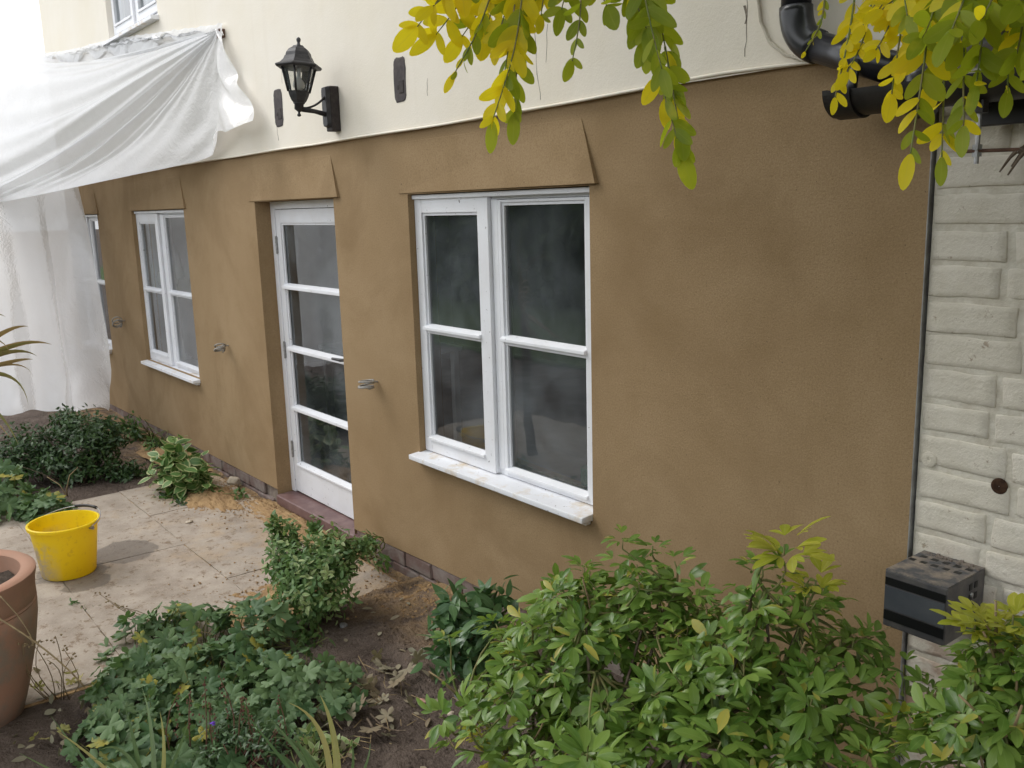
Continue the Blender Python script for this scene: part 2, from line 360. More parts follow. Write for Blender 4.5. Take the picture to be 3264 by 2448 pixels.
# ------------------------------------------------------------------ ground
def h_ground(x, y):
    h = 0.085 * max(0., min(1., (x + 5.0) / 1.4)) * max(0., min(1., (y + 1.6) / 1.1))
    h += 0.10 * max(0., min(1., (-1.9 - y) / .9)) * max(0., min(1., (x + 4.6) / .8))
    k = max(0., min(1., min(x + 7.25, -4.15 - x, y + 3.0, .1 - y) / .25))       # sunk a little below the slabs
    near = 1. if -12 < x < 1 and -4 < y < .3 else 0.3
    n = fbm(x, y, 0, 1.3, 5) * .028 + fbm(x, y, 3, 9, 4) * .010
    if -4.4 < x < -3.2 and y > -.6: n += .03 * max(0, fbm(x, y, 5, 4, 4) + .3)
    return (h + n * near) * (1 - k) + (-.035) * k
def axis(fine0, fine1, step, lo, hi):
    a = list(np.arange(fine0, fine1 + 1e-6, step)); g = step * 1.5
    while a[0] > lo: a.insert(0, a[0] - g); g *= 1.5
    g = step * 1.5
    while a[-1] < hi: a.append(a[-1] + g); g *= 1.5
    return a
gx = axis(-8.6, -1.2, .035, -160, 160); gy = axis(-2.9, .1, .035, -160, 160)
g = MB().grid([[(x, y, h_ground(x, y)) for y in gy] for x in gx])
go = structure(g.build('ground', 'soil', smooth=True, recalc=True))

structure(MB().box(-40, 12, -9.4, -5.0, -.04, .03).build('lawn', 'lawn'))
# patio of separate slabs
patio = structure(MB().box(-7.2, -4.2, -2.98, -.06, -.09, .008).build('patio', 'sand'))
xs = [-7.2, -6.44, -5.72, -4.98, -4.22]; ys = [-2.98, -2.26, -1.55, -.80, -.07]
for i in range(4):
    for j in range(4):
        x0, x1, y0, y1 = xs[i] + .0022, xs[i + 1] - .0022, ys[j] + .0022, ys[j + 1] - .0022
        n = 9; P = []
        dz = random.uniform(-.003, .003)
        bm_ = MB(); top = [[(lerp(x0, x1, a / n) + (random.uniform(-.003, .003) if a in (0, n) else 0), lerp(y0, y1, b / n) + (random.uniform(-.003, .003) if b in (0, n) else 0),
                .018 + dz + fbm(lerp(x0, x1, a / n), lerp(y0, y1, b / n), 1, 2.5) * .004 - (.0025 if a in (0, n) or b in (0, n) else 0)) for b in range(n + 1)] for a in range(n + 1)]
        bm_.grid(top)
        rim = [top[a][0] for a in range(n)] + [top[n][b] for b in range(n)] + [top[a][n] for a in range(n, 0, -1)] + [top[0][b] for b in range(n, 0, -1)]
        o = len(bm_.v); L = len(rim)
        bm_.add(rim + [(p[0], p[1], .006) for p in rim], [(k, (k + 1) % L, L + (k + 1) % L, L + k) for k in range(L)])
        bm_.build('slab', 'slab', patio, smooth=False)

# ------------------------------------------------------------------ house
house = empty('house', (-6, .1, 0), 'cottage with fresh brown rendered ground floor and cream painted upper wall', 'house')
XA = [-11.6, -9.26, -4.72, -3.27, -2.07, -1.66, -1.33]; ZA = [2.46, 2.470, 2.473, 2.476, 2.498, 2.490, 2.488]
XB = [-11.6, -10.7, -8.32, -6.07, -4.85, -3.75, -3.22, -1.33]; ZB = [.05, .063, .105, .125, .139, .186, .191, .21]
A = lambda x: pl(XA, ZA, x)
B = lambda x: pl(XB, ZB, x)
OPEN = [(-11.2, -10.14, .705, 2.118), (-8.94, -7.50, .745, 2.135), (-6.058, -4.905, .055, 2.163), (-4.085, -2.72, .795, 2.163)]
X0, X1 = -11.45, -1.33
w = MB(); YB = .16
xs = [X0] + [v for o in OPEN for v in o[:2]] + [X1]
def wallcol(x0, x1, zf0, zf1):
    n = max(1, int((x1 - x0) / .5))
    for i in range(n):
        a, b = lerp(x0, x1, i / n), lerp(x0, x1, (i + 1) / n)
        w.add([(a, 0, zf0(a)), (b, 0, zf0(b)), (b, 0, zf1(b)), (a, 0, zf1(a))], [(0, 1, 2, 3)])
for i in range(len(xs) - 1):
    x0, x1 = xs[i], xs[i + 1]
    if i % 2 == 0: wallcol(x0, x1, B, A)
    else:
        _, _, z0, z1 = OPEN[i // 2]
        wallcol(x0, x1, lambda x: z1, A)
        if z0 > .3: wallcol(x0, x1, B, lambda x: z0)
        zl = z0 if z0 > .3 else B(x0) - .05
        w.add([(x0, 0, zl), (x0, YB, zl), (x0, YB, z1), (x0, 0, z1)], [(0, 3, 2, 1)])
        w.add([(x1, 0, zl), (x1, YB, zl), (x1, YB, z1), (x1, 0, z1)], [(0, 1, 2, 3)])
        w.add([(x0, 0, z1), (x1, 0, z1), (x1, YB, z1), (x0, YB, z1)], [(0, 3, 2, 1)])
        w.add([(x0, 0, z0), (x1, 0, z0), (x1, YB, z0), (x0, YB, z0)], [(0, 1, 2, 3)])
# underside of the coat along the plinth and its right-hand return
for i in range(len(XB) - 1):
    a, b = max(XB[i], X0), XB[i + 1]
    for (p, q_) in ((a, min(b, -6.058)), (max(a, -4.905), b)):
        if q_ > p: w.add([(p, 0, B(p)), (q_, 0, B(q_)), (q_, .03, B(q_)), (p, .03, B(p))], [(0, 1, 2, 3)])
w.add([(X1, 0, B(X1)), (X1, .1, B(X1)), (X1, .1, A(X1)), (X1, 0, A(X1))], [(0, 1, 2, 3)])
w.add([(X0, 0, B(X0)), (X0, 6, B(X0)), (X0, 6, A(X0)), (X0, 0, A(X0))], [(0, 3, 2, 1)])
o = w.build('rendered_wall', 'render', house, recalc=False); o['label'] = 'fresh brown sand and cement render'
# upper wall, standing a little proud with a bead along its lower edge
u = MB(); UW = (-8.97, -7.60, 3.625, 4.95); YU = -.020
def ucol(x0, x1, f0, f1):
    n = max(1, int((x1 - x0) / .6))
    for i in range(n):
        a, b = lerp(x0, x1, i / n), lerp(x0, x1, (i + 1) / n)
        u.add([(a, YU, f0(a)), (b, YU, f0(b)), (b, YU, f1(b)), (a, YU, f1(a))], [(0, 1, 2, 3)])
TOP = lambda x: 6.2
XR = -1.10
ucol(X0 - .02, UW[0], A, TOP); ucol(UW[0], UW[1], A, lambda x: UW[2]); ucol(UW[0], UW[1], lambda x: UW[3], TOP); ucol(UW[1], XR, A, TOP)
for i in range(60):
    a, b = lerp(X0 - .02, XR, i / 60), lerp(X0 - .02, XR, (i + 1) / 60)
    u.add([(a, YU, A(a)), (b, YU, A(b)), (b, .02, A(b)), (a, .02, A(a))], [(0, 3, 2, 1)])
x0, x1, z0, z1 = UW
u.add([(x0, YU, z0), (x0, .14, z0), (x0, .14, z1), (x0, YU, z1)], [(0, 3, 2, 1)]); u.add([(x1, YU, z0), (x1, .14, z0), (x1, .14, z1), (x1, YU, z1)], [(0, 1, 2, 3)])
u.add([(x0, YU, z0), (x1, YU, z0), (x1, .14, z0), (x0, .14, z0)], [(0, 1, 2, 3)]); u.add([(x0, YU, z1), (x1, YU, z1), (x1, .14, z1), (x0, .14, z1)], [(0, 3, 2, 1)])
u.add([(X0 - .02, YU, 2.46), (X0 - .02, 6, 2.46), (X0 - .02, 6, 6.2), (X0 - .02, YU, 6.2)], [(0, 3, 2, 1)])
u.add([(XR, YU, 2.48), (XR, 6, 2.48), (XR, 6, 6.2), (XR, YU, 6.2)], [(0, 1, 2, 3)])
o = u.build('upper_wall', 'cream', house, recalc=False); o['label'] = 'cream painted upper wall'
bd = MB(); bd.tube([(x, -.024 - .003 * math.sin(x * 9), A(x) + .004 + .002 * math.sin(x * 5.3)) for x in np.linspace(X0, -1.35, 90)], .0055, 6); bd.build('render_bead', 'cream', house, smooth=True)
MB().box(X1 - .001, X1 + .0022, -.003, .03, .1, 2.47).build('stop_bead', 'bead', house)
# roof and back of the house
rf = MB(); rf.hexa([(X0 - .3, -.4, 6.15), (XR + .3, -.4, 6.15), (XR + .3, 3, 8.4), (X0 - .3, 3, 8.4), (X0 - .3, -.4, 6.28), (XR + .3, -.4, 6.28), (XR + .3, 3, 8.53), (X0 - .3, 3, 8.53)])
rf.hexa([(X0 - .3, 3.001, 8.4), (XR + .3, 3.001, 8.4), (XR + .3, 6.4, 6.15), (X0 - .3, 6.4, 6.15), (X0 - .3, 3.001, 8.53), (XR + .3, 3.001, 8.53), (XR + .3, 6.4, 6.28), (X0 - .3, 6.4, 6.28)])
rf.build('roof', 'slate', house)
MB().box(X0, XR, 6.0, 6.2, 0, 6.2).build('back_wall', 'cream', house)
# rooms behind the windows
it = MB()
def room(xa, xb, z0, z1, yb):
    y0 = .17
    it.add([(xa, y0, z0), (xb, y0, z0), (xb, yb, z0), (xa, yb, z0), (xa, y0, z1), (xb, y0, z1), (xb, yb, z1), (xa, yb, z1)], [(0, 1, 2, 3), (7, 6, 5, 4), (3, 2, 6, 7), (0, 3, 7, 4), (2, 1, 5, 6)])
room(-11.4, -1.5, .05, 2.4, 5.2); room(-9.6, -6.8, 2.75, 5.1, 4.5)
it.build('room', 'interior', house, recalc=False)

# shaped dressing of render over each opening
def lintel(xl, xr, zb, zt, ins, proud):
    b = MB()
    b.hexa([(xl, -.005, zb), (xr, -proud, zb), (xr, .002, zb), (xl, .002, zb), (xl + ins, -.0015, zt), (xr - ins, -.0015, zt), (xr - ins, .002, zt), (xl + ins, .002, zt)])
    return b.build('lintel', 'render', house, bevel=.004)
lintel(-11.3, -10.07, 2.122, 2.37, .10, .016); lintel(-9.03, -7.43, 2.14, 2.395, .095, .018); lintel(-6.15, -4.82, 2.168, 2.405, .085, .020); lintel(-4.165, -2.665, 2.170, 2.425, .095, .022)

# plinth bricks
plm = MB().box(X0 + .02, -6.07, .028, .20, -.3, .16).box(-4.90, -1.36, .028, .20, -.3, .24).build('plinth', 'mortar', house)
protos = []
for k in range(4):
    b = MB().box(-.5, .5, -.5, .5, -.5, .5); me = b.build('proto', 'plinth').data; ob = bpy.data.objects['proto']; bpy.data.objects.remove(ob)
    bm = bmesh.new(); bm.from_mesh(me)
    bmesh.ops.scale(bm, vec=(.27, .05, .085), verts=bm.verts); bmesh.ops.bevel(bm, geom=list(bm.edges), offset=.006, segments=1, affect='EDGES')
    for v in bm.verts: v.co += Vector((random.uniform(-.004, .004), random.uniform(-.004, .004), random.uniform(-.003, .003)))
    bm.to_mesh(me); bm.free(); protos.append(me)
def brick(parent, me, x, y, z, sx=1., sz=1., mat=None):
    o = bpy.data.objects.new('brick', me); COL.objects.link(o); o.parent = parent
    o.location = (x, y, z); o.scale = (sx, 1, sz); o.rotation_euler = (random.uniform(-.01, .01), random.uniform(-.012, .012), random.uniform(-.01, .01)); return o
for r in range(3):
    x = -11.3 + (r % 2) * .14
    while x < -3.0:
        z = B(x) - .048 - r * .097
        if not (-6.2 < x < -4.78) and z > -.12: brick(plm, random.choice(protos), x, .030, z)
        x += .285
# threshold step
th = MB(); th.hexa([(-6.05, -.020, .02), (-4.83, -.020, .028), (-4.83, .15, .028), (-6.05, .15, .02), (-6.05, -.020, .092), (-4.83, -.020, .104), (-4.83, .15, .110), (-6.05, .15, .098)])
o = th.build('threshold', 'thresh', house, bevel=.014, seg=3); smooth_by_angle(o)

# ------------------------------------------------------------------ joinery
def bar(parent, name, x0, x1, y0, y1, z0, z1, mat='paint', bev=.004):
    return MB().box(x0, x1, y0, y1, z0, z1).build(name, mat, parent, bevel=bev)
def pane(parent, x0, x1, y, z0, z1): return MB().add([(x0, y, z0), (x1, y, z0), (x1, y, z1), (x0, y, z1)], [(0, 1, 2, 3)]).build('pane', 'glass', parent, recalc=False)
def casement(parent, x0, x1, z0, z1, yf, g, zbar, name='sash', barproud=.016, deep=.05):
    """stiles, rails, putty bevels, one glazing bar, two panes. g = glass rect"""
    gx0, gx1, gz0, gz1 = g
    s = MB(); s.box(x0, gx0, yf, yf + deep, z0, z1).box(gx1, x1, yf, yf + deep, z0, z1).box(gx0, gx1, yf + .001, yf + deep, z0, gz0).box(gx0, gx1, yf + .001, yf + deep, gz1, z1)
    o = s.build(name, 'paint', parent, bevel=.003)
    yg = yf + .026
    bd = MB(); e = .014
    # inner bead: frame stepping down to the glass
    bd.box(gx0, gx0 + e, yf + .010, yg, gz0, gz1).box(gx1 - e, gx1, yf + .010, yg, gz0, gz1).box(gx0 + e, gx1 - e, yf + .010, yg, gz1 - e, gz1)
    bd.build('glazing_bead', 'paint', parent, bevel=.002)
    b = MB(); b.hexa([(gx0 - .014, yf - barproud, zbar - .014), (gx1 + .004, yf - barproud, zbar - .014), (gx1 + .004, yg, zbar - .016), (gx0 - .014, yg, zbar - .016),
                      (gx0 - .014, yf - barproud, zbar + .002), (gx1 + .004, yf - barproud, zbar + .002), (gx1 + .004, yg, zbar + .018), (gx0 - .014, yg, zbar + .018)])
    b.box(gx0, gx1, yf + .004, yf + .03, zbar - .032, zbar - .0165); b.build('glazing_bar', 'paint', parent, bevel=.003)
    c = MB(); c.hexa([(gx0 - .012, yf - .012, gz0 - .016), (gx1 + .004, yf - .012, gz0 - .016), (gx1 + .004, yg, gz0 - .016), (gx0 - .012, yg, gz0 - .016),
                      (gx0 - .012, yf - .012, gz0 - .003), (gx1 + .004, yf - .012, gz0 - .003), (gx1 + .004, yg, gz0 + .014), (gx0 - .012, yg, gz0 + .014)])
    c.build('weather_bead', 'paint', parent, bevel=.002)
    pane(parent, gx0 + .002, gx1 - .002, yg - .004, zbar + .0, gz1 - .002); pane(parent, gx0 + .002, gx1 - .002, yg - .005, gz0 + .002, zbar + .0)
def window(xl, xr, zs, zh, sash, g1, mul, g2, zbar, sillx, label):
    wz0 = zs + .012
    f = MB(); f.box(xl + .002, xl + .035, .062, .135, wz0, zh - .003).box(xr - .05, xr - .002, .062, .135, wz0, zh - .003).box(xl + .035, xr - .05, .064, .135, zh - .04, zh - .003).box(xl + .035, xr - .05, .064, .135, wz0, wz0 + .03)
    f.box(mul[0], mul[1], .055, .130, wz0 + .03, zh - .04)
    wn_ = f.build('window', 'paint', house, bevel=.003); wn_['label'] = label
    bar(wn_, 'head_board', xl + .002, xr - .002, .022, .0615, zh - .026, zh - .004)
    casement(wn_, sash[0], sash[1], sash[2], sash[3], .036, g1, zbar)
    casement(wn_, mul[1] + .002, xr - .004, wz0 + .005, zh - .042, .054, g2, zbar, 'fixed_light')
    s = MB(); zt = zs + .012
    s.hexa([(sillx[0], -.062, zs - .026), (sillx[1], -.062, zs - .026), (sillx[1], .07, zs - .026), (sillx[0], .07, zs - .026), (sillx[0], -.062, zs), (sillx[1], -.062, zs), (sillx[1], .07, zt), (sillx[0], .07, zt)])
    so = s.build('sill', 'sill', wn_, bevel=.005, seg=2)
    d = MB().box(sillx[0] + .01, sillx[1] - .012, -.03, .0, zs - .043, zs - .0265).build('sill_drip', 'sill', wn_, bevel=.003)
    for x in (()):      # spills of dried mortar
        pp = [(x + random.gauss(0, .014), random.uniform(-.058, .01)) for i in range(5)]; k = MB().tube([(a_, b_, zs + .0009 + (b_ + .062) * .0909) for a_, b_ in pp], [.001, .0022, .0012, .0026, .0008], 5); k.build('mortar_splash', 'patch', wn_)
    return wn_
window(-4.085, -2.72, .793, 2.163, (-4.083, -3.452, .808, 2.138), (-4.020, -3.535, .890, 2.068), (-3.448, -3.402), (-3.376, -2.808, .846, 2.108), 1.482, (-4.105, -2.722), 'large white window nearest the white brick corner')
window(-8.94, -7.50, .737, 2.135, (-8.938, -8.315, .752, 2.106), (-8.872, -8.395, .835, 2.030), (-8.305, -8.245), (-8.205, -7.625, .795, 2.082), 1.425, (-8.93, -7.49), 'middle white window beside the door')
window(-11.2, -10.14, .703, 2.118, (-11.195, -10.735, .716, 2.088), (-11.13, -10.80, .80, 2.015), (-10.725, -10.69), (-10.665, -10.235, .76, 2.06), 1.405, (-11.22, -10.165), 'far white window half hidden by the plastic sheet')
# upper window
x0, x1, z0, z1 = UW
f = MB(); f.box(x0 + .002, x0 + .05, .03, .1, z0, z1).box(x1 - .05, x1 - .002, .03, .1, z0, z1).box(x0 + .05, x1 - .05, .032, .1, z0, z0 + .045).box(x0 + .05, x1 - .05, .032, .1, z1 - .05, z1).box(-8.32, -8.23, .031, .1, z0 + .045, z1 - .05)
uw = f.build('window', 'paint', house, bevel=.003); uw['label'] = 'upstairs white casement window above the plastic sheet'
for (a, b) in ((x0 + .052, -8.322), (-8.228, x1 - .052)):
    s = MB(); s.box(a, a + .06, .012, .06, z0 + .05, z1 - .055).box(b - .06, b, .012, .06, z0 + .05, z1 - .055).box(a + .06, b - .06, .013, .06, z0 + .05, z0 + .125).box(a + .06, b - .06, .013, .06, z1 - .12, z1 - .055)
    s.build('sash', 'paint', uw, bevel=.003); pane(uw, a + .058, b - .058, .036, z0 + .12, z1 - .12)
    bar(uw, 'weather_bead', a + .05, b - .05, .002, .0125, z0 + .11, z0 + .13, bev=.003)
s = MB(); s.hexa([(-8.985, -.085, 3.585), (-7.575, -.085, 3.585), (-7.575, .05, 3.585), (-8.985, .05, 3.585), (-8.985, -.085, 3.612), (-7.575, -.085, 3.612), (-7.575, .05, 3.635), (-8.985, .05, 3.635)])
s.build('sill', 'sill', uw, bevel=.004)

cur_ = MB().grid([[(lerp(x0 + .02, x1 - .02, i / 80), .20 + .025 * math.sin(i * .9), lerp(z0 + .03, z1, j)) for j in (0, 1)] for i in range(81)]); cur_.build('net_curtain', 'white', uw, smooth=True)
# door
dL, dR, dz0, dz1 = -6.058, -4.905, .100, 2.163
f = MB().box(dL + .002, dL + .062, .108, .16, dz0, dz1 - .002).box(dR - .062, dR - .002, .108, .16, dz0, dz1 - .002).box(dL + .062, dR - .062, .109, .16, 2.112, dz1 - .002)
door = f.build('door', 'paint', house, bevel=.003); door['label'] = 'white half hidden door glazed with four stacked panes'
lx0, lx1 = dL + .066, dR - .066; yd = .113; gx0, gx1 = -5.925, -5.085
leaf = MB().box(lx0, gx0, yd, yd + .04, dz0 + .012, 2.108).box(gx1, lx1, yd, yd + .04, dz0 + .012, 2.108).box(gx0, gx1, yd + .001, yd + .04, 2.018, 2.108).box(gx0, gx1, yd + .001, yd + .04, dz0 + .012, .312)
leaf.build('door_leaf', 'paint', door, bevel=.003)
zb = [.326, .736, 1.160, 1.590, 2.018]
for z in zb[1:4]:
    b = MB(); b.hexa([(gx0 - .016, yd - .014, z - .018), (gx1 + .01, yd - .014, z - .018), (gx1 + .01, yd + .03, z - .022), (gx0 - .016, yd + .03, z - .022), (gx0 - .016, yd - .014, z + .004), (gx1 + .01, yd - .014, z + .004), (gx1 + .01, yd + .03, z + .022), (gx0 - .016, yd + .03, z + .022)])
    b.build('glazing_bar', 'paint', door, bevel=.004)
b = MB(); b.hexa([(gx0 - .016, yd - .010, .306), (gx1 + .01, yd - .010, .306), (gx1 + .01, yd + .03, .306), (gx0 - .016, yd + .03, .306), (gx0 - .016, yd - .010, .320), (gx1 + .01, yd - .010, .320), (gx1 + .01, yd + .03, .342), (gx0 - .016, yd + .03, .342)])
b.build('weather_bead', 'paint', door, bevel=.003)
e = .014
MB().box(gx0, gx0 + e, yd + .010, yd + .022, .33, 2.018).box(gx1 - e, gx1, yd + .010, yd + .022, .33, 2.018).box(gx0 + e, gx1 - e, yd + .010, yd + .022, 2.018 - e, 2.018).build('glazing_bead', 'paint', door, bevel=.002)
for i in range(4): pane(door, gx0 + .001, gx1 - .001, yd + .024, zb[i] + .001, zb[i + 1] - .001)
for z in (1.87, 1.14, .42):
    k = MB().lathe([(.0075, -.06), (.0075, .06)], 8, (lx0 - .002, yd - .006, z)).box(lx0 - .012, lx0 + .012, yd - .003, yd + .002, z - .055, z + .055)
    for q_ in (-.03, -.005, .02, .045): k.lathe([(.0088, -.002), (.0088, .002)], 8, (lx0 - .002, yd - .006, z + q_))
    k.build('hinge', 'steel', door)
k = MB().box(-5.04, -5.0, yd - .006, yd, 1.08, 1.24).tube([(-5.02, yd, 1.185), (-5.02, yd - .05, 1.185), (-5.05, yd - .06, 1.183), (-5.16, yd - .06, 1.18)], [.010, .010, .011, .008], 8)
k.build('handle', 'black', door)

# things seen through the glass
tb = empty('interior_table', (-6.6, 1.3, .05), 'white table corner seen through the door glass', 'table')
MB().box(-7.1, -6.1, .9, 1.7, .93, .97).build('table_top', 'white', tb, bevel=.006)
for (x, y) in ((-7.05, .95), (-6.15, .95), (-7.05, 1.65), (-6.15, 1.65)): MB().box(x - .025, x + .025, y - .025, y + .025, .05, .93).build('leg', 'white', tb)
adopt(tb)
MB().box(-4.5, -1.55, .172, .36, .72, .755).build('inner_sill', 'white', house)
tin = MB().lathe([(.04, 0), (.042, .002), (.042, .13), (.039, .133)], 20, (-3.02, .26, .756)).build('paint_tin', 'green'); smooth_by_angle(tin); tag(tin, 'small green tin on the inner sill of the large window', 'tin')
tm = MB().hexa([(-3.75, .30, .757), (-3.0, .2, .757), (-3.0, .245, .757), (-3.75, .345, .757), (-3.75, .30, .785), (-3.0, .2, .81), (-3.0, .245, .81), (-3.75, .345, .785)]).build('timber_offcut', 'timber', bevel=.003)
tag(tm, 'bare timber offcut lying inside the large window', 'timber')
tap = empty('curved_ornament', (-8.95, .32, .71), 'pale curved ornament standing inside the middle window', 'ornament')
MB().box(-9.45, -6.95, .172, .42, .67, .705).build('inner_sill', 'white', house)
MB().lathe([(.10, 0), (.11, .02), (.05, .06), (.035, .3), (.032, .78)], 20, (-8.9, .30, .707)).build('stand', 'white', tap, smooth=True)
MB().tube([(-9.07 + .17 * (1 - math.cos(a)), .30, 1.50 + .28 * math.sin(a)) for a in np.linspace(0, math.pi, 16)], .055, 14).build('arch', 'white', tap, smooth=True)
MB().lathe([(.001, 0), (.08, .02), (.10, .08), (.08, .14), (.001, .16)], 20, (-8.9, .26, 1.42)).build('globe', 'bulb', tap, smooth=True)
adopt(tap)

# ------------------------------------------------------------------ brick extension on the right
ext = empty('brick_extension', (-.2, .5, 0), 'white painted brick lean-to joined to the right of the render', 'building')
wall = MB().box(-1.322, 1.6, .0128, .25, -.05, 2.42).build('wall', 'wjoint', ext)
wall['label'] = 'white painted brick wall'
def wproto(L, H_):
    me = bpy.data.meshes.new('brick'); bm = bmesh.new(); bmesh.ops.create_cube(bm, size=1)
    bmesh.ops.scale(bm, vec=(L, .05, H_), verts=bm.verts); bmesh.ops.bevel(bm, geom=list(bm.edges), offset=.0028, segments=1, profile=.5, affect='EDGES')
    bmesh.ops.subdivide_edges(bm, edges=[e_ for e_ in bm.edges if e_.calc_length() > .05], cuts=5, use_grid_fill=True)
    sd = random.uniform(0, 50)
    for v in bm.verts:
        n = mnoise.noise_vector(v.co * 10 + Vector((sd, 0, 0)))
        v.co += Vector((n.x * .008 + mnoise.noise(v.co * 45 + Vector((sd, 3, 0))) * .0018, n.y * .0026, n.z * .0065 + mnoise.noise(v.co * 45 + Vector((sd, 9, 0))) * .0018))
    bm.to_mesh(me); bm.free(); me.materials.append(M['wbrick']); me.polygons.foreach_set('use_smooth', [True] * len(me.polygons)); return me
stretch = [wproto(.262, .083) for _ in range(4)]; head = [wproto(.125, .083) for _ in range(3)]
BASEZ = .032; CH = .0985
for r in range(24):
    z = BASEZ + CH * (r + .5)
    x = -1.318 - (.0, .16, .07, .20)[r % 4]; k = r % 2
    pat = [(1, 1), (0, 1), (1, 0), (0, 0)][r % 4]; j = 0
    while x < .55:
        isS = (j % 2 == 0) if r % 2 == 0 else (j % 3 != 0)
        L = .262 if isS else .125
        cx = x + L / 2
        x0c, x1c = max(x, -1.319), x + L
        if x1c - x0c > .03:
            s_ = (x1c - x0c) / L
            b = brick(wall, random.choice(stretch if isS else head), (x0c + x1c) / 2, .034 + random.uniform(-.002, .0015), z + random.uniform(-.003, .003), s_, random.uniform(.95, 1.05))
        x += L + .017; j += 1
# screw cap, and a dark disc for the hole in the bricks
d = MB().lathe([(.001, .0), (.0225, .0), (.0225, .0025), (.0205, .0035), (.006, .0032), (.004, .001), (.001, .001)], 20); cap = smooth_by_angle(d.build('plug_cap', 'wbrick', None))
cap.location = (-1.287, .009, 1.335); cap.rotation_euler = (R_(90), 0, 0); tag(cap, 'round white painted plug on the brick beside the render edge', 'plug')
hl = MB().lathe([(.023, .0), (.022, .003), (.020, .0035), (.001, .0032)], 24, cap=False)  # closed disc on the brick, the shade inside the hole put into its colour
ho = hl.build('hole_disc', 'crack', None, smooth=True); ho.location = (-1.085, .008, 1.30); ho.rotation_euler = (R_(90), 0, 0)
ho.data.materials.clear(); ho.data.materials.append(simple('hole_shade', (.035, .02, .014), (.09, .05, .03), 40, .9, .1)); tag(ho, 'dark round disc standing for a hole in the white brick wall', 'hole')
# low slate roof, fascia
rf = MB().hexa([(-1.16, -.24, 2.44), (1.7, -.24, 2.44), (1.7, 2.4, 4.2), (-1.16, 2.4, 4.2), (-1.16, -.24, 2.462), (1.7, -.24, 2.462), (1.7, 2.4, 4.222), (-1.16, 2.4, 4.222)]).build('roof', 'slate', ext)
sm = MB().box(-.13, .13, -.2, .2, -.006, .006).build('p', 'slate', bevel=.003); sme = sm.data; bpy.data.objects.remove(sm)
ang = math.atan2(1.76, 2.64)
for r in range(7):
    for c in range(11):
        o = bpy.data.objects.new('slate', sme); COL.objects.link(o); o.parent = rf
        t_ = -.03 + r * .2 + .2
        o.location = (-1.03 + c * .265 + (r % 2) * .13, -.27 + t_ * math.cos(ang), 2.468 + t_ * math.sin(ang) + .010); o.rotation_euler = (ang - .03, random.uniform(-.012, .012), random.uniform(-.01, .01))
MB().box(-1.16, 1.65, -.10, -.075, 2.26, 2.40).build('fascia', 'gutter', ext, bevel=.003)
MB().box(-1.16, 1.65, -.0749, .02, 2.30, 2.318).build('soffit', 'gutter', ext)
adopt(ext); adopt(house)

# ------------------------------------------------------------------ gutter, downpipe, rod
def halfround(parent, xa, xb, y, z, r, name, th=.006):
    P = []
    n = 16
    out = [(y + r * math.cos(math.pi + math.pi * k / n), z + r * math.sin(math.pi + math.pi * k / n)) for k in range(n + 1)]
    inn = [(y + (r - th) * math.cos(math.pi + math.pi * k / n), z + (r - th) * math.sin(math.pi + math.pi * k / n)) for k in range(n, -1, -1)]
    ring = out + inn; L = len(ring); b = MB()
    b.add([(xa, p[0], p[1]) for p in ring] + [(xb, p[0], p[1]) for p in ring], [(k, (k + 1) % L, L + (k + 1) % L, L + k) for k in range(L)] + [tuple(range(L))[::-1], tuple(range(L, 2 * L))])
    return smooth_by_angle(b.build(name, 'gutter', parent))
gut = empty('gutter', (-.2, -.185, 2.37), 'black half round gutter end below the black pipe', 'gutter')
halfround(gut, -1.50, 1.6, -.185, 2.375, .066, 'channel')
se = MB(); pts = [(-.185 + .0715 * math.cos(math.pi + math.pi * k / 16), 2.378 + .0715 * math.sin(math.pi + math.pi * k / 16)) for k in range(17)]
se.add([(-1.512, *p) for p in pts] + [(-1.498, *p) for p in pts], [tuple(range(17)), tuple(range(17, 34))] + [(k, k + 1, 18 + k, 17 + k) for k in range(16)] + [(0, 17, 33, 16)])
se.build('stop_end', 'gutter', gut)
halfround(gut, -1.4975, -1.43, -.185, 2.375, .073, 'end_collar', .0065)
for x in (-1.12, -.45, .3): halfround(gut, x - .02, x + .02, -.185, 2.373, .0745, 'bracket', .007)
adopt(gut)
dp = empty('downpipe', (-1.715, -.1, 2.55), 'black plastic rainwater pipe bending along the cream wall to the gutter', 'pipe')
P1 = Vector((-1.712, -.098, 2.60)); PE = Vector((-1.32, -.130, 2.405))
MB().tube([(-1.715, -.098, 6.0), (-1.715, -.098, 2.64)], .0435, 24).build('pipe', 'pipe', dp, smooth=True)
elb = []
for i in range(11):
    t_ = i / 10; a = Vector((-1.715, -.098, 2.645)); b_ = Vector((-1.715, -.098, 2.552)); c_ = Vector((-1.632, -.104, 2.520))
    elb.append((1 - t_) ** 2 * a + 2 * t_ * (1 - t_) * b_ + t_ * t_ * c_)
MB().tube(elb, .0485, 24).build('elbow', 'pipe', dp, smooth=True)
dirn = (PE - Vector((-1.632, -.104, 2.520)))
MB().tube([Vector((-1.632, -.104, 2.520)) - dirn * .06, PE], .0435, 24).build('pipe', 'pipe', dp, smooth=True)
MB().tube([PE - dirn * .10, PE + dirn * .03], .0485, 24).build('coupling', 'pipe', dp, smooth=True)
MB().tube([PE, PE + Vector((.03, -.02, -.02)), PE + Vector((.05, -.045, -.10))], .040, 20).build('shoe', 'pipe', dp, smooth=True)
MB().tube([(-1.475, -.16, 2.46), (-1.475, -.17, 2.40), (-1.475, -.175, 2.36)], .014, 12).build('drip_spout', 'pipe', dp, smooth=True)
MB().box(-1.765, -1.66, -.05, -.021, 2.70, 2.735).build('clip', 'pipe', dp)
adopt(dp)
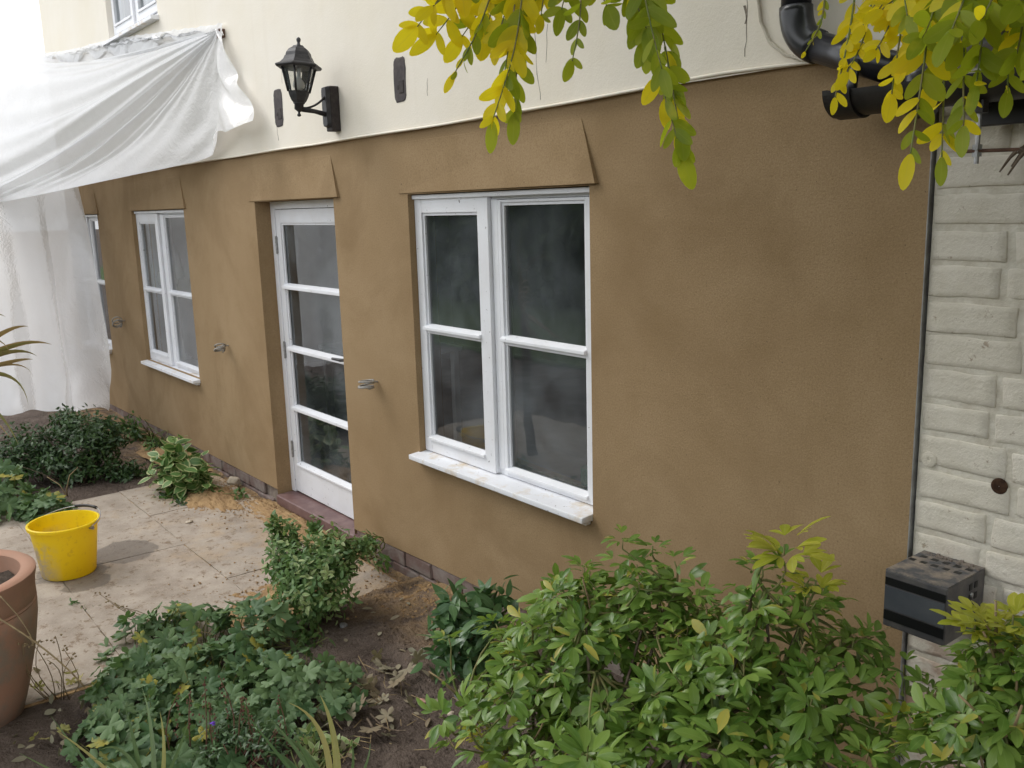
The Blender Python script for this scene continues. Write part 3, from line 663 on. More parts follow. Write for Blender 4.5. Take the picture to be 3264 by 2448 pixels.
rod = empty('threaded_rod', (-1.11, -.2, 2.2), 'rusty hanging threaded rod with nut and crossbar below the gutter', 'bracket')
MB().tube([(-1.11, -.2, 2.305), (-1.11, -.2, 2.165)], .006, 8).build('rod', 'steel', rod)
MB().tube([(-1.135, -.205, 2.196), (-1.11, -.2, 2.196), (-1.02, -.18, 2.194)], .0045, 8).build('crossbar', 'rust', rod)
MB().lathe([(.012, 0), (.012, .012)], 6, (-1.11, -.2, 2.199)).lathe([(.012, 0), (.012, .01)], 6, (-1.11, -.2, 2.182)).build('nut', 'steel', rod)
MB().lathe([(.02, 0), (.02, .03), (.012, .034)], 8, (-1.11, -.2, 2.285)).build('holder', 'gutter', rod)
adopt(rod)
tw = MB()
for k in range(9):
    p = Vector((-1.02 + random.uniform(-.01, .03), -.18, 2.19)); q_ = p + Vector((random.uniform(-.05, .06), random.uniform(-.03, .03), random.uniform(-.06, .04)))
    tw.tube([p, lerp(p, q_, .5) + Vector((0, .01, .01)), q_], [.006, .004, .002], 5)
tag(tw.build('dead_climber', 'bark'), 'tangle of dead climber stems caught on the rusty crossbar', 'dead stems')
# cables and cracks on the upper wall
tag(MB().tube([(-1.925, -.026, 3.2), (-1.907, -.027, 2.72), (-1.893, -.027, 2.64), (-1.860, -.027, 2.575), (-1.80, -.027, 2.528), (-1.735, -.028, 2.503), (-1.66, -.03, 2.494)], .0055, 8).build('wall_cable', 'ccable', smooth=True), 'thin cream cable clipped to the upper wall beside the black pipe', 'cable')
def crack(pts, wdt):
    P = []
    for i in range(len(pts) - 1):
        for k in range(5):
            t_ = k / 5; P.append((lerp(pts[i][0], pts[i + 1][0], t_) + random.uniform(-.004, .004), -.0205, lerp(pts[i][1], pts[i + 1][1], t_)))
    b = MB()
    for i, p in enumerate(P):
        ww = wdt * random.uniform(.4, 1.2)
        b.v += [(p[0] - ww, p[1], p[2]), (p[0] + ww, p[1], p[2])]
        if i: b.f.append((2 * i - 2, 2 * i - 1, 2 * i + 1, 2 * i))
    o = b.build('crack', 'crack', house, recalc=False); o.matrix_parent_inverse = Matrix.Translation(house.location).inverted()
crack([(-1.965, 2.9), (-1.95, 2.64), (-1.958, 2.52)], .0016); crack([(-1.960, 2.70), (-1.957, 2.63)], .0042); crack([(-3.02, 2.86), (-3.0, 2.62), (-2.98, 2.49)], .0016); crack([(-2.93, 2.80), (-2.95, 2.62)], .0016); crack([(-5.56, 2.62), (-5.55, 2.51)], .0025); crack([(-3.82, 2.70), (-3.83, 2.60)], .0015); crack([(-5.43, 2.95), (-5.44, 2.84)], .0016)
# ------------------------------------------------------------------ patches left by removed lamps
def patch(cx, cz, wd, ht, label, rr):
    pts = []
    n = 40
    for k in range(n):
        t_ = 2 * math.pi * k / n; c, s = math.cos(t_), math.sin(t_); e = .42
        x = math.copysign(abs(c) ** e, c) * wd / 2; z = math.copysign(abs(s) ** e, s) * ht / 2
        pts.append((cx + x + random.uniform(-.0025, .0025) + .02 * z, cz + z + random.uniform(-.0025, .0025)))
    b = MB(); b.add([(p[0], -.0215, p[1]) for p in pts] + [(cx + (p[0] - cx) * .9, -.0235, cz + (p[1] - cz) * .94) for p in pts], [(k, (k + 1) % n, n + (k + 1) % n, n + k) for k in range(n)] + [tuple(range(n, 2 * n))])
    o = b.build('bare_patch', 'patch', None); tag(o, label, 'patch')
    s_ = MB().lathe([(.013, 0), (.013, .004), (.006, .005)], 12); p = s_.build('screw_hole', 'wood', o); p.location = (cx - .012, -.0232, cz - .035); p.rotation_euler = (R_(90), 0, 0)
    l = MB().box(cx - wd * .05, cx + wd * .34, -.027, -.0225, cz - ht * .30, cz - ht * .02).build('filler', 'wood', o, bevel=.002)
patch(-5.515, 2.725, .125, .225, 'slim dark patch left of the wall lantern', 0); patch(-4.07, 2.722, .115, .215, 'dark rounded patch right of the wall lantern on the cream wall', 0)

# ------------------------------------------------------------------ wall lantern
lamp = empty('wall_lantern', (-4.745, -.02, 2.64), 'black six sided wall lantern on a bracket against the cream wall', 'lantern')
MB().box(-4.785, -4.715, -.075, -.0205, 2.525, 2.765).build('pattress', 'wood', lamp, bevel=.006)
pt = MB(); ring = [(-.026, -.11), (.026, -.11), (.034, -.095), (.034, .095), (.026, .11), (-.026, .11), (-.034, .095), (-.034, -.095)]
pt.add([(-4.75 + a, -.0755, 2.655 + b) for a, b in ring] + [(-4.75 + a * .8, -.098, 2.655 + b * .93) for a, b in ring], [(k, (k + 1) % 8, 8 + (k + 1) % 8, 8 + k) for k in range(8)] + [tuple(range(8, 16)), tuple(range(8))[::-1]])
pt.build('wall_plate', 'black', lamp, bevel=.003)
LX, LY = -4.735, -.255
MB().tube([(-4.745, -.095, 2.615), (-4.742, -.16, 2.628), (LX, LY, 2.638)], [.014, .012, .015], 8).build('arm', 'black', lamp, smooth=True)
MB().tube([Vector((-4.745, -.095 - .14 * t_, 2.705 - .062 * (1 - (1 - t_) ** 2.2))) for t_ in map(float, np.linspace(0, 1, 10))], [.008, .006, .006, .006, .006, .006, .006, .006, .007, .008], 6).build('scroll', 'black', lamp, smooth=True)
LZ = 2.650
c = (LX, LY, LZ); ph = R_(20)
def ltilt(o):
    o.matrix_world = Matrix.Translation((LX, LY, LZ)) @ Matrix.Rotation(R_(-4), 4, 'X') @ Matrix.Diagonal((1.02, 1.02, .885, 1)) @ Matrix.Translation((-LX, -LY, -LZ)); o.parent = lamp; return o
ltilt(MB().lathe([(.001, -.062), (.009, -.058), (.011, -.050), (.006, -.042), (.006, -.034), (.016, -.024), (.024, -.018), (.024, .012), (.030, .016), (.030, .022)], 16, c).build('lower_finial', 'black', None, smooth=True))
ltilt(MB().lathe([(.030, .020), (.040, .032), (.052, .062), (.058, .085), (.054, .087), (.047, .062), (.02, .03)], 6, c, ph).build('cup', 'black', None))
rb, rt, zb_, zt_ = .057, .092, .083, .238
cage = MB()
for k in range(6):
    a = ph + k * math.pi / 3; cage.tube([(LX + rb * math.cos(a), LY + rb * math.sin(a), LZ + zb_), (LX + rt * math.cos(a), LY + rt * math.sin(a), LZ + zt_)], .0062, 6)
    a2 = a + math.pi / 3
    cage.tube([(LX + rt * math.cos(a), LY + rt * math.sin(a), LZ + zt_ - .002), (LX + rt * math.cos(a2), LY + rt * math.sin(a2), LZ + zt_ - .002)], .007, 6)
ltilt(cage.build('cage', 'black', None, smooth=True))
for k in range(6):
    a, a2 = ph + k * math.pi / 3, ph + (k + 1) * math.pi / 3; q_ = .97
    ltilt(MB().add([(LX + rb * q_ * math.cos(a), LY + rb * q_ * math.sin(a), LZ + zb_), (LX + rb * q_ * math.cos(a2), LY + rb * q_ * math.sin(a2), LZ + zb_), (LX + rt * q_ * math.cos(a2), LY + rt * q_ * math.sin(a2), LZ + zt_), (LX + rt * q_ * math.cos(a), LY + rt * q_ * math.sin(a), LZ + zt_)], [(0, 1, 2, 3)]).build('pane', 'lampglass', None, recalc=False))
ltilt(MB().lathe([(.118, .222), (.125, .232), (.124, .238), (.100, .250), (.083, .268), (.074, .290), (.070, .293), (.066, .312), (.052, .333), (.034, .345), (.030, .350), (.028, .354)], 6, c, ph).build('roof', 'black', None))
ltilt(MB().lathe([(.090, .240), (.118, .223), (.121, .2235)], 6, c, ph, cap=False).build('roof_lining', 'black', None))
ltilt(MB().lathe([(.026, .352), (.010, .360), (.007, .372), (.011, .383), (.012, .392), (.008, .400), (.001, .404)], 14, c).build('finial', 'black', None, smooth=True))
ltilt(MB().lathe([(.010, .235), (.010, .175), (.016, .165), (.016, .16)], 12, c).build('lamp_holder', 'white', None, smooth=True))
ltilt(MB().lathe([(.001, .092), (.016, .097), (.027, .110), (.031, .126), (.027, .142), (.018, .155), (.014, .165)], 16, c).build('bulb', 'bulb', None, smooth=True))
for ch in lamp.children: ch.matrix_parent_inverse = Matrix.Translation(lamp.location).inverted()

# ------------------------------------------------------------------ cable loops poking out of the render
def loop(x, z, label, seed, tilt, rad):
    rr = random.Random(seed); pts = [(0, .02, 0), (0, -.015, .004), (.002, -.03, .006)]
    cy = -.03 - rad
    for k in range(46):
        a = k / 46 * 2 * math.pi * 3.2 + math.pi / 2
        r2 = rad * (1 + .10 * math.sin(k * .37 + seed))
        px, py = r2 * math.cos(a), cy + r2 * math.sin(a)
        pts.append((px * math.cos(tilt), py, px * math.sin(tilt) + .006 * math.sin(k * .21) + .016 - .0011 * k))
    b = MB().tube(pts, .0055, 6); b.tube([(0, -.027 + .006 * math.sin(t_), .004 + .008 * math.cos(t_)) for t_ in np.linspace(0, 6.28, 10)], .003, 5)
    o = b.build('cable_loop', 'cable', smooth=True); o.location = (x, 0, z); tag(o, label, 'cable', 'coiled cable ends in the render')
loop(-4.505, 1.128, 'coiled grey cable end between the door and the large window', 1, .15, .042)
loop(-6.775, 1.10, 'coiled grey cable end between the door and the middle window', 2, .5, .040)
loop(-9.55, 1.062, 'coiled grey cable end beside the far window', 3, 1.0, .046)

# ------------------------------------------------------------------ flue guard on the brick wall
fl = empty('flue_guard', (-1.18, 0, .9), 'black metal flue guard box on the white brick wall', 'flue guard')
fx0, fx1, fy0, fz0, fz1 = -1.285, -1.105, -.205, .885, 1.052
MB().box(fx0, fx1, fy0, .008, fz0, fz1).build('casing', 'flue', fl, bevel=.004)
MB().box(fx0 + .001, fx1 - .001, fy0 + .001, .006, fz1 + .0002, fz1 + .0035).build('lid', 'fluetop', fl)
MB().box(fx0 + .004, fx1 - .004, fy0 - .0035, fy0 - .0003, fz0 + .055, fz1 - .045).build('front_panel', 'flueface', fl)
for (a, b) in ((fz1 - .040, fz1 - .018), (fz0 + .022, fz0 + .050)): MB().box(fx0 + .003, fx1 - .003, fy0 - .0032, fy0 - .0004, a, b).build('band', 'flueband', fl)
for r in range(2):
    for k in range(5):
        x = fx0 + .026 + k * .033 - r * .012; y = -.042 - r * .042
        MB().box(x - .009, x + .009, y - .008, y + .008, fz1 + .0036, fz1 + .0042).build('slot', 'flueband', fl)
for r in range(2):
    for k in range(4): MB().box(fx1 + .0004, fx1 + .0016, -.045 - r * .03 - .008, -.045 - r * .03 + .008, fz1 - .04 - k * .032, fz1 - .022 - k * .032).build('slot', 'flueband', fl)
sg = MB().lathe([(.007, 0), (.006, .004), (.001, .005)], 10).build('screw', 'steel', fl); sg.location = (fx1 + .001, -.07, fz1 - .055); sg.rotation_euler = (0, R_(90), 0)
adopt(fl)
for ch in fl.children:
    if ch.name.startswith('screw'): ch.matrix_parent_inverse = Matrix.Translation(fl.location).inverted()
debris = MB()
for k in range(16):
    x, y = random.uniform(fx0 + .005, fx1 - .005), random.uniform(-.03, .0); s = random.uniform(.002, .005)
    debris.box(x - s, x + s, y - s * .7, y + s * .7, fz1 + .003, fz1 + .005 + s)
stuff(tag(debris.build('mortar_crumbs', 'mortar'), 'mortar crumbs lying on top of the flue guard', 'crumbs'))

# ------------------------------------------------------------------ polythene sheet
def spline(P, n):
    P = [Vector(p) for p in P]; L = [0.]
    for i in range(1, len(P)): L.append(L[-1] + (P[i] - P[i - 1]).length)
    out = []
    for k in range(n):
        s_ = L[-1] * k / (n - 1); i = 0
        while i < len(P) - 2 and s_ > L[i + 1]: i += 1
        t_ = (s_ - L[i]) / max(1e-6, L[i + 1] - L[i])
        p0, p1, p2, p3 = P[max(i - 1, 0)], P[i], P[i + 1], P[min(i + 2, len(P) - 1)]
        out.append(.5 * ((2 * p1) + (p2 - p0) * t_ + (2 * p0 - 5 * p1 + 4 * p2 - p3) * t_ ** 2 + (3 * p1 - p0 - 3 * p2 + p3) * t_ ** 3))
    return out
sheet = empty('plastic_sheet', (-9.5, -.5, 0), 'translucent white polythene dust sheet draped from the wall on the left', 'sheet')
P0 = Vector((-6.30, -.045, 3.305))
chain = [(-5.70, -.10, 2.68), (-5.86, -.19, 2.62), (-6.15, -.17, 2.64), (-6.42, -.11, 2.545), (-6.70, -.11, 2.475), (-7.84, -.42, 2.385), (-9.0, -.68, 2.31), (-10.0, -.92, 2.25), (-11.6, -1.35, 2.2),
         (-12.6, -1.45, 2.6), (-13.1, -1.2, 3.2), (-13.2, -.8, 3.75), (-12.4, -.35, 3.88), (-11.5, -.07, 3.84), (-10.2, -.055, 3.70), (-8.95, -.05, 3.605), (-7.6, -.045, 3.45)]
NA, NR = 230, 70
Q = spline(chain, NA)
rows = []
for i, q_ in enumerate(Q):
    a = i / (NA - 1); row = []
    full = (q_ - P0)
    for j in range(NR + 1):
        t_ = j / NR
        p = P0 + full * t_
        L = full.length * t_
        wall_near = max(0., min(1., (a - .72) / .1))
        flap = max(0., 1 - a / .07)
        amp = .026 * math.sin(math.pi * min(1, t_ * .93 + .05)) ** .8 * (1 - .75 * wall_near)
        wv = math.sin(a * 150 + 2.2 * math.sin(t_ * 3.1) + 3 * mnoise.noise(Vector((a * 9, t_ * 2, 0)))) * .45 + math.sin(a * 67 + 1.1) * .8 * max(0, min(1, (a - .1) * 8)) + 1.2 * mnoise.noise(Vector((a * 22, t_ * 3.5, 4)))
        taut = 1 - .75 * max(0, 1 - abs(a - .16) / .11)         # the smooth stretched panel
        off = amp * wv * min(1., L / 1.2 + .25) * taut
        off -= .10 * math.sin(math.pi * t_) * (1 - wall_near) * min(1, full.length / 3)       # sag
        p = p + Vector((-.15, -.88, .42)) * off
        if flap > 0: p += Vector((.03 * math.sin(t_ * 9 + a * 40), -.05 * math.sin(t_ * 7 + a * 90) ** 2, .02 * math.sin(t_ * 11))) * flap
        p.z -= .06 * math.sin(math.pi * t_) * (1 - flap) * (1 - wall_near)
        if wall_near > 0: p += Vector((0, -.03 * abs(mnoise.noise(Vector((p.x * 3.5, p.z * 9, 2)))) - .02 * abs(math.sin(p.x * 11)), .025 * mnoise.noise(Vector((p.x * 5, t_ * 5, 7))))) * wall_near
        p.y = min(p.y, -.036)
        row.append(p)
    rows.append(row)
MB().grid(rows).build('awning', 'sheet', sheet, smooth=True)
# crumpled gathered band taped along the wall
rows = []
tp = spline([(-6.22, -.04, 3.32), (-7.6, -.04, 3.475), (-8.95, -.04, 3.62), (-10.2, -.04, 3.72), (-11.5, -.04, 3.86)], 260)
for i, p in enumerate(tp):
    r_ = []
    for j in range(12):
        t_ = j / 11; n_ = mnoise.noise(Vector((p.x * 4.5, t_ * 1.2, 1))); n2 = mnoise.noise(Vector((p.x * 9 + t_ * 3, t_ * 1.5, 6))); n3 = mnoise.noise(Vector((p.x * 1.7, 0, 9)))
        r_.append(p + Vector((.05 * n_ * t_, -.010 - .025 * math.sin(math.pi * min(1, t_ * .9 + .05)) * max(0, .35 + .8 * n_) - .01 * abs(n2), .012 + .012 * n2 - (.13 + .20 * n3) * t_)))
    rows.append(r_)
MB().grid(rows).build('gathered_edge', 'sheet', sheet, smooth=True)
# hanging side curtain
base = spline([(-10.33, -.11, 0), (-10.15, -.45, 0), (-9.95, -.95, 0), (-9.75, -1.6, 0), (-9.7, -2.6, 0), (-9.8, -3.4, 0)], 150)
rows = []
for i, p in enumerate(base):
    s_ = i / 149; r_ = []
    for j in range(61):
        t_ = j / 60; z = lerp(2.47 - .35 * s_, lerp(.08, .30, min(1, s_ * 2.2)) + .05 * mnoise.noise(Vector((s_ * 14, 0, 0))), t_)
        wv = .045 * math.sin(s_ * 46 + 1.3 * math.sin(t_ * 2.5)) * (.3 + .7 * t_) + .05 * mnoise.noise(Vector((s_ * 7, t_ * 2.6, 3))) + .06 * mnoise.noise(Vector((s_ * 17, t_ * 9, 5))) * max(0, (t_ - .72) / .28)
        edge = max(0, 1 - s_ / .12)
        x = p.x + wv + edge * (.50 * math.sin(min(1, t_ / .80) * math.pi / 2) ** 1.3 - .26 * max(0, (t_ - .8) / .2))
        y = p.y + .35 * wv - edge * .03 * t_
        r_.append((x, min(y, -.03), z))
    rows.append(r_)
MB().grid(rows).build('side_curtain', 'sheet', sheet, smooth=True)
pin = MB().box(-6.33, -6.27, -.06, -.0205, 3.255, 3.31).build('batten_end', 'rust', sheet, bevel=.004)
adopt(sheet)

# ------------------------------------------------------------------ bucket and pot
bk = empty('bucket', tuple(gnd(222, 1822, .019)), 'yellow plastic bucket splashed with mortar standing on the patio', 'bucket')
bk.location.z = .019; bk.scale = (.93, .93, .95)
MB().lathe([(.001, .0), (.155, .0), (.160, .008), (.1985, .312), (.212, .314), (.214, .322), (.214, .334), (.208, .338), (.199, .336), (.196, .322), (.157, .012), (.001, .011)], 56, cap=False).build('body', 'bucket', bk); smooth_by_angle(bk.children[-1], 30)
ba = R_(36)     # handle folded down on the far rim
hp = []
ax = Vector((math.cos(ba), math.sin(ba), 0)); ay = Vector((-math.sin(ba), math.cos(ba), 0))
for k in range(25):
    t_ = math.pi * k / 24; hp.append(ax * (.218 * math.cos(t_)) + ay * (.222 * math.sin(t_)) + Vector((0, 0, .318 + .045 * math.sin(t_))))
MB().tube([hp[0] + Vector((0, 0, -.012))] + hp + [hp[-1] + Vector((0, 0, -.012))], .0032, 6).build('handle', 'steel', bk, smooth=True)
MB().tube(hp[9:16], .010, 8).build('grip', 'gutter', bk, smooth=True)
for s in (1, -1): MB().tube([ax * s * .200 + Vector((0, 0, .306)), ax * s * .226 + Vector((0, 0, .306))], .011, 8).build('handle_lug', 'steel', bk)
pc = gnd(-108, 2268, .05)
pot = empty('terracotta_pot', (pc.x, pc.y, .0), 'large terracotta pot at the left edge beside the patio', 'pot')
prof = [(.001, .0), (.20, .0), (.215, .01), (.25, .12), (.295, .30), (.318, .44), (.322, .50), (.319, .505), (.3225, .512), (.318, .52), (.322, .527), (.3215, .56), (.325, .60), (.333, .632), (.333, .645), (.322, .653), (.285, .653), (.275, .645), (.272, .60), (.262, .50), (.001, .50)]
o = MB().lathe(prof, 64, cap=False).build('body', 'terra', pot); smooth_by_angle(o, 40)
sp = MB().grid([[(.262 * r_ / 8 * math.cos(a), .262 * r_ / 8 * math.sin(a), .575 + fbm(r_ * math.cos(a), r_ * math.sin(a), 2, 1.2) * .02) for a in np.linspace(0, 2 * math.pi, 33)] for r_ in range(9)])
sp.build('soil', 'potsoil', pot, smooth=True)

# ------------------------------------------------------------------ leaves
def leaf_tpl(kind):
    V, F, U = [], [], []
    if kind in ('ovate', 'oblong', 'round', 'lance', 'narrow', 'strap'):
        w_, pk, fold, droop, n = dict(ovate=(.21, .42, .10, .16, 5), oblong=(.19, .60, .20, .22, 6), round=(.25, .52, .10, .15, 8), lance=(.15, .4, .12, .3, 5), narrow=(.155, .62, .30, .42, 6), strap=(.03, .3, .25, .0, 5))[kind]
        for i in range(n + 1):
            t_ = i / n if kind not in ('round', 'oblong', 'narrow') else .5 - .5 * math.cos(math.pi * i / n)
            prof = (max(0., math.sin(math.pi * t_ ** (math.log(.5) / math.log(pk))))) ** dict(round=.52, oblong=.75, narrow=.75).get(kind, .8)
            ww = w_ * max(prof, .015); zc = -droop * t_ * t_
            for s in (-1, 0, 1):
                V.append((s * ww, t_, zc + abs(s) * fold * ww)); U.append((.5 + .5 * s, t_))
        for i in range(n):
            for s in (0, 1): F.append((i * 3 + s, i * 3 + s + 1, (i + 1) * 3 + s + 1, (i + 1) * 3 + s))
    elif kind in ('geranium', 'cut'):
        deep = .42 if kind == 'geranium' else .60
        V.append((0, 0, .0)); U.append((.5, .0)); nl = 5; pts = []
        K = 41
        for k in range(K):
            a = -2.45 + 4.9 * k / (K - 1)
            lob = abs(math.cos(a * nl / 4.9 * math.pi + (0 if nl % 2 else math.pi / 2)))
            tooth = .07 * math.cos(a * nl * 3 / 4.9 * 2 * math.pi)
            r_ = .5 * ((1 - deep) + deep * lob ** .7) * (1 + tooth) * (1.06 - .05 * abs(a))
            pts.append((r_ * math.sin(a), r_ * math.cos(a), .10 * lob * r_ * 2 - .05 - .30 * r_ * r_ + .10 * r_))
            U.append((.5 + .5 * lob if False else .12, .5))
        V += pts; F = [(0, k + 1, k) for k in range(1, K)]
    return np.array(V, float), F, np.array(U, float)
def tpl_mesh(name, tpl, mat):
    V, F, U = tpl; me = bpy.data.meshes.new(name); me.from_pydata([tuple(v) for v in V], [], F); uvl = me.uv_layers.new(name='UVMap')
    idx = np.empty(len(me.loops), int); me.loops.foreach_get('vertex_index', idx); uvl.data.foreach_set('uv', U[idx].ravel())
    me.polygons.foreach_set('use_smooth', [True] * len(me.polygons)); me.materials.append(M[mat]); return me
def joined(name, tpl, mats, mat, parent):
    V, F, U = tpl; n = len(V); k = len(mats)
    A_ = np.array([np.array(m) for m in mats]); Vh = np.c_[V, np.ones(n)]
    P = np.einsum('kij,nj->kni', A_[:, :3, :], Vh).reshape(-1, 3)
    fl = [len(f) for f in F]; base = np.concatenate([np.array(f) for f in F]); tot = (np.arange(k)[:, None] * n + base[None]).ravel()
    me = bpy.data.meshes.new(name); me.vertices.add(len(P)); me.vertices.foreach_set('co', P.ravel())
    me.loops.add(len(tot)); me.loops.foreach_set('vertex_index', tot)
    lens = np.tile(fl, k); st = np.r_[0, np.cumsum(lens)[:-1]]
    me.polygons.add(len(lens)); me.polygons.foreach_set('loop_start', st); me.polygons.foreach_set('use_smooth', np.ones(len(lens), bool))
    uvl = me.uv_layers.new(name='UVMap'); uvl.data.foreach_set('uv', np.tile(U[base], (k, 1)).ravel()); me.update(calc_edges=True); me.validate()
    return stuff(put(name, me, mat, parent))
def frame(p, d, n, s, sx=1.):
    y = Vector(d).normalized(); x = y.cross(Vector(n)); x = x.normalized() if x.length > 1e-5 else y.orthogonal().normalized(); z = x.cross(y)
    return Matrix(((x.x * s * sx, y.x * s, z.x * s, p[0]), (x.y * s * sx, y.y * s, z.y * s, p[1]), (x.z * s * sx, y.z * s, z.z * s, p[2]), (0, 0, 0, 1)))
def rv(s=1.): return Vector((random.gauss(0, s), random.gauss(0, s), random.gauss(0, s)))
def onscreen(p):
    d = Vector(p) - CAM; z = d.dot(c_f)
    if z < .1: return None
    return 1632 + FPX * d.dot(c_r) / z, 1224 - FPX * d.dot(c_u) / z, z
TPL = {k: leaf_tpl(k) for k in ('ovate', 'oblong', 'narrow', 'round', 'lance', 'geranium', 'cut')}
def foliage(root, groups, limit=300, name='leaf'):
    """groups: list of (template, material, matrices). The leaves that show largest become parts, the rest one mass."""
    allm = []
    for gi, (tk, mt, ms) in enumerate(groups):
        for m in ms:
            q_ = onscreen(m.translation)
            s = m.col[1].length
            if q_ and -60 < q_[0] < 3330 and -60 < q_[1] < 2510: allm.append((q_[2] / s ** .5, gi, m))
            else: allm.append((1e6, gi, m))
    allm.sort(key=lambda a: a[0])
    keep = [a for a in allm[:limit] if a[0] < 1e5]; rest = allm[len(keep):]
    inv = Matrix.Translation(root.location).inverted()
    meshes = [tpl_mesh(name, TPL[tk], mt) for tk, mt, _ in groups]
    for _, gi, m in keep:
        o = bpy.data.objects.new(name, meshes[gi]); COL.objects.link(o); o.parent = root; o.matrix_parent_inverse = inv; o.matrix_basis = m
    for gi, (tk, mt, _) in enumerate(groups):
        ms = [a[2] for a in rest if a[1] == gi]
        if ms:
            o = joined('foliage', TPL[tk], ms, mt, root); o.matrix_parent_inverse = inv
def stems(root, name, curves, mat, n=5):
    b = MB()
    for pts, r0, r1 in curves:
        k = len(pts); b.tube(pts, [lerp(r0, r1, i / (k - 1)) for i in range(k)], n)
    o = b.build(name, mat, root, smooth=True, recalc=False); o.matrix_parent_inverse = Matrix.Translation(root.location).inverted(); return o
def curve(a, b, bend=.1, n=6):
    a, b = Vector(a), Vector(b); L = (b - a).length; off = rv(bend * L)
    return [a.lerp(b, i / (n - 1)) + off * math.sin(math.pi * i / (n - 1)) for i in range(n)]

# --- choisya (three-fingered leaves in rosettes)
def rosette(tip, ax, size, out, nst=5, tiers=1):
    ax = ax.normalized(); a0 = ax.orthogonal().normalized(); b0 = ax.cross(a0)
    ph_ = random.uniform(0, 6.28)
    for k in range(nst):
        t_ = ph_ + k * 6.283 / nst + random.uniform(-.3, .3); rad = a0 * math.cos(t_) + b0 * math.sin(t_)
        el = random.uniform(.15, .9)
        d = (rad + ax * el).normalized(); base = tip - ax * random.uniform(0, .05) * size * 8
        st = size * random.uniform(.25, .55); e = base + d * st
        nrm = (ax - rad * .3 * el + rv(.25) + Vector((0, 0, .4))).normalized()
        side = d.cross(nrm).normalized()
        for f in (-1, 0, 1):
            dd = (d + side * f * random.uniform(.55, .95)).normalized()
            out.append(frame(e, dd, nrm + rv(.12), size * random.uniform(.55, 1.18) * (1. if f == 0 else .86), random.uniform(.8, 1.2)))
def choisya(name, base, blobs, ntips, size, label, yellow=(), strays=(), seed=1, limit=300):
    random.seed(seed)
    root = empty(name, tuple(base), label, 'shrub'); green, yel, cur = [], [], []
    tot = sum(b[1] ** 2 for b in blobs)
    tips = []
    for (c_, r_, sq) in blobs:
        for k in range(int(ntips * r_ ** 2 / tot)):
            d = rv(1).normalized(); d.z = d.z if d.z > -.35 else -d.z
            rr = random.uniform(.45, 1.22)
            p = c_ + Vector((d.x * r_ * rr, d.y * r_ * rr, d.z * r_ * rr * sq))
            if p.y > -.09: p.y = -.09 - random.uniform(0, .06)
            if p.z < .06: continue
            tips.append((p, (d + Vector((0, 0, .7)) + rv(.3)).normalized()))
    for p in strays: tips.append((Vector(p), Vector((random.gauss(0, .2), random.gauss(0, .2), 1))))
    for p, ax in tips:
        rosette(p, ax, size * random.uniform(.65, 1.2), green, random.choice((3, 4, 5, 6)))
        if random.random() < .5: rosette(p - ax * size * .9, ax, size * 1.1, green, 3)
    for p, n_, s_ in yellow:
        rosette(Vector(p), Vector((random.gauss(0, .15), random.gauss(0, .15), 1)), size * s_, yel, n_); rosette(Vector(p) - Vector((0, 0, .02)), Vector((0, 0, 1)), size * s_ * 1.1, yel, n_)
        tips.append((Vector(p), Vector((0, 0, 1))))
    forks = [Vector(base) + Vector((random.uniform(-.25, .25), random.uniform(-.2, .2), random.uniform(.15, .45))) for _ in range(10)]
    forks += [b[0] + rv(b[1] * .35) for b in blobs for _ in range(3)]
    for f in forks: cur.append((curve(Vector(base) + Vector((random.uniform(-.06, .06), random.uniform(-.06, .06), -.03)), f, .10), .008, .0045))
    stems(root, 'branches', cur, 'bark')
    cur = []
    for p, ax in tips:
        f = min(forks, key=lambda q_: (q_ - p).length + random.uniform(0, .12))
        mid = curve(f, p - ax * .03, .10, 6); cur.append((mid + [p], .0052, .0022))
    stems(root, 'twigs', cur, 'greenstem', 4)
    # snapped dry twigs poking out of the crown
    for p, ax in random.sample(tips, min(26, len(tips))):
        q_ = p + Vector((random.gauss(0, .03), random.gauss(0, .03), random.uniform(.02, .07))); stems(root, 'bare_twig', [(curve(p - ax * .08, q_, .06, 4), .0035, .0028)], 'drystem', 5)
    random.shuffle(green); h_ = len(green) * 11 // 20
    foliage(root, [('oblong', 'choisya', green[:h_]), ('narrow', 'choisya', green[h_:]), ('oblong', 'choisyay', yel)], limit)
    return root
choisya('choisya_shrub', Vector((-1.85, -.75, .05)),
        [(at(1670, 2270, 2.95), .29, .9), (at(1985, 2140, 2.85), .31, .85), (at(2330, 2260, 2.65), .30, .8), (at(2520, 2120, 2.5), .21, .95), (at(2690, 2150, 2.45), .14, .7), (at(2640, 2400, 2.4), .20, .8), (at(2200, 2480, 2.5), .36, .7), (at(1780, 2460, 2.75), .31, .8), (at(1900, 1970, 2.85), .17, .9), (at(2080, 1930, 2.8), .17, .9), (at(1760, 2080, 2.95), .17, .9), (at(2490, 1950, 2.48), .13, .9), (at(2240, 2050, 2.65), .14, .8)],
        400, .066, 'large green leaved shrub with yellow tips in front of the render',
        [(at(2500, 1735, 2.42), 5, 1.35), (at(2600, 1850, 2.45), 4, 1.1), (at(1540, 2330, 2.95), 5, 1.0), (at(1600, 2400, 2.9), 4, 1.1), (at(1640, 2060, 2.95), 3, .8)],
        [at(1985, 1720, 2.75), at(2080, 1740, 2.8), at(2030, 1800, 2.75), at(1880, 1820, 2.85), at(1770, 1860, 2.9), at(2150, 1790, 2.7), at(2500, 1790, 2.42), at(2430, 1800, 2.5), at(2230, 1880, 2.6)], 11)
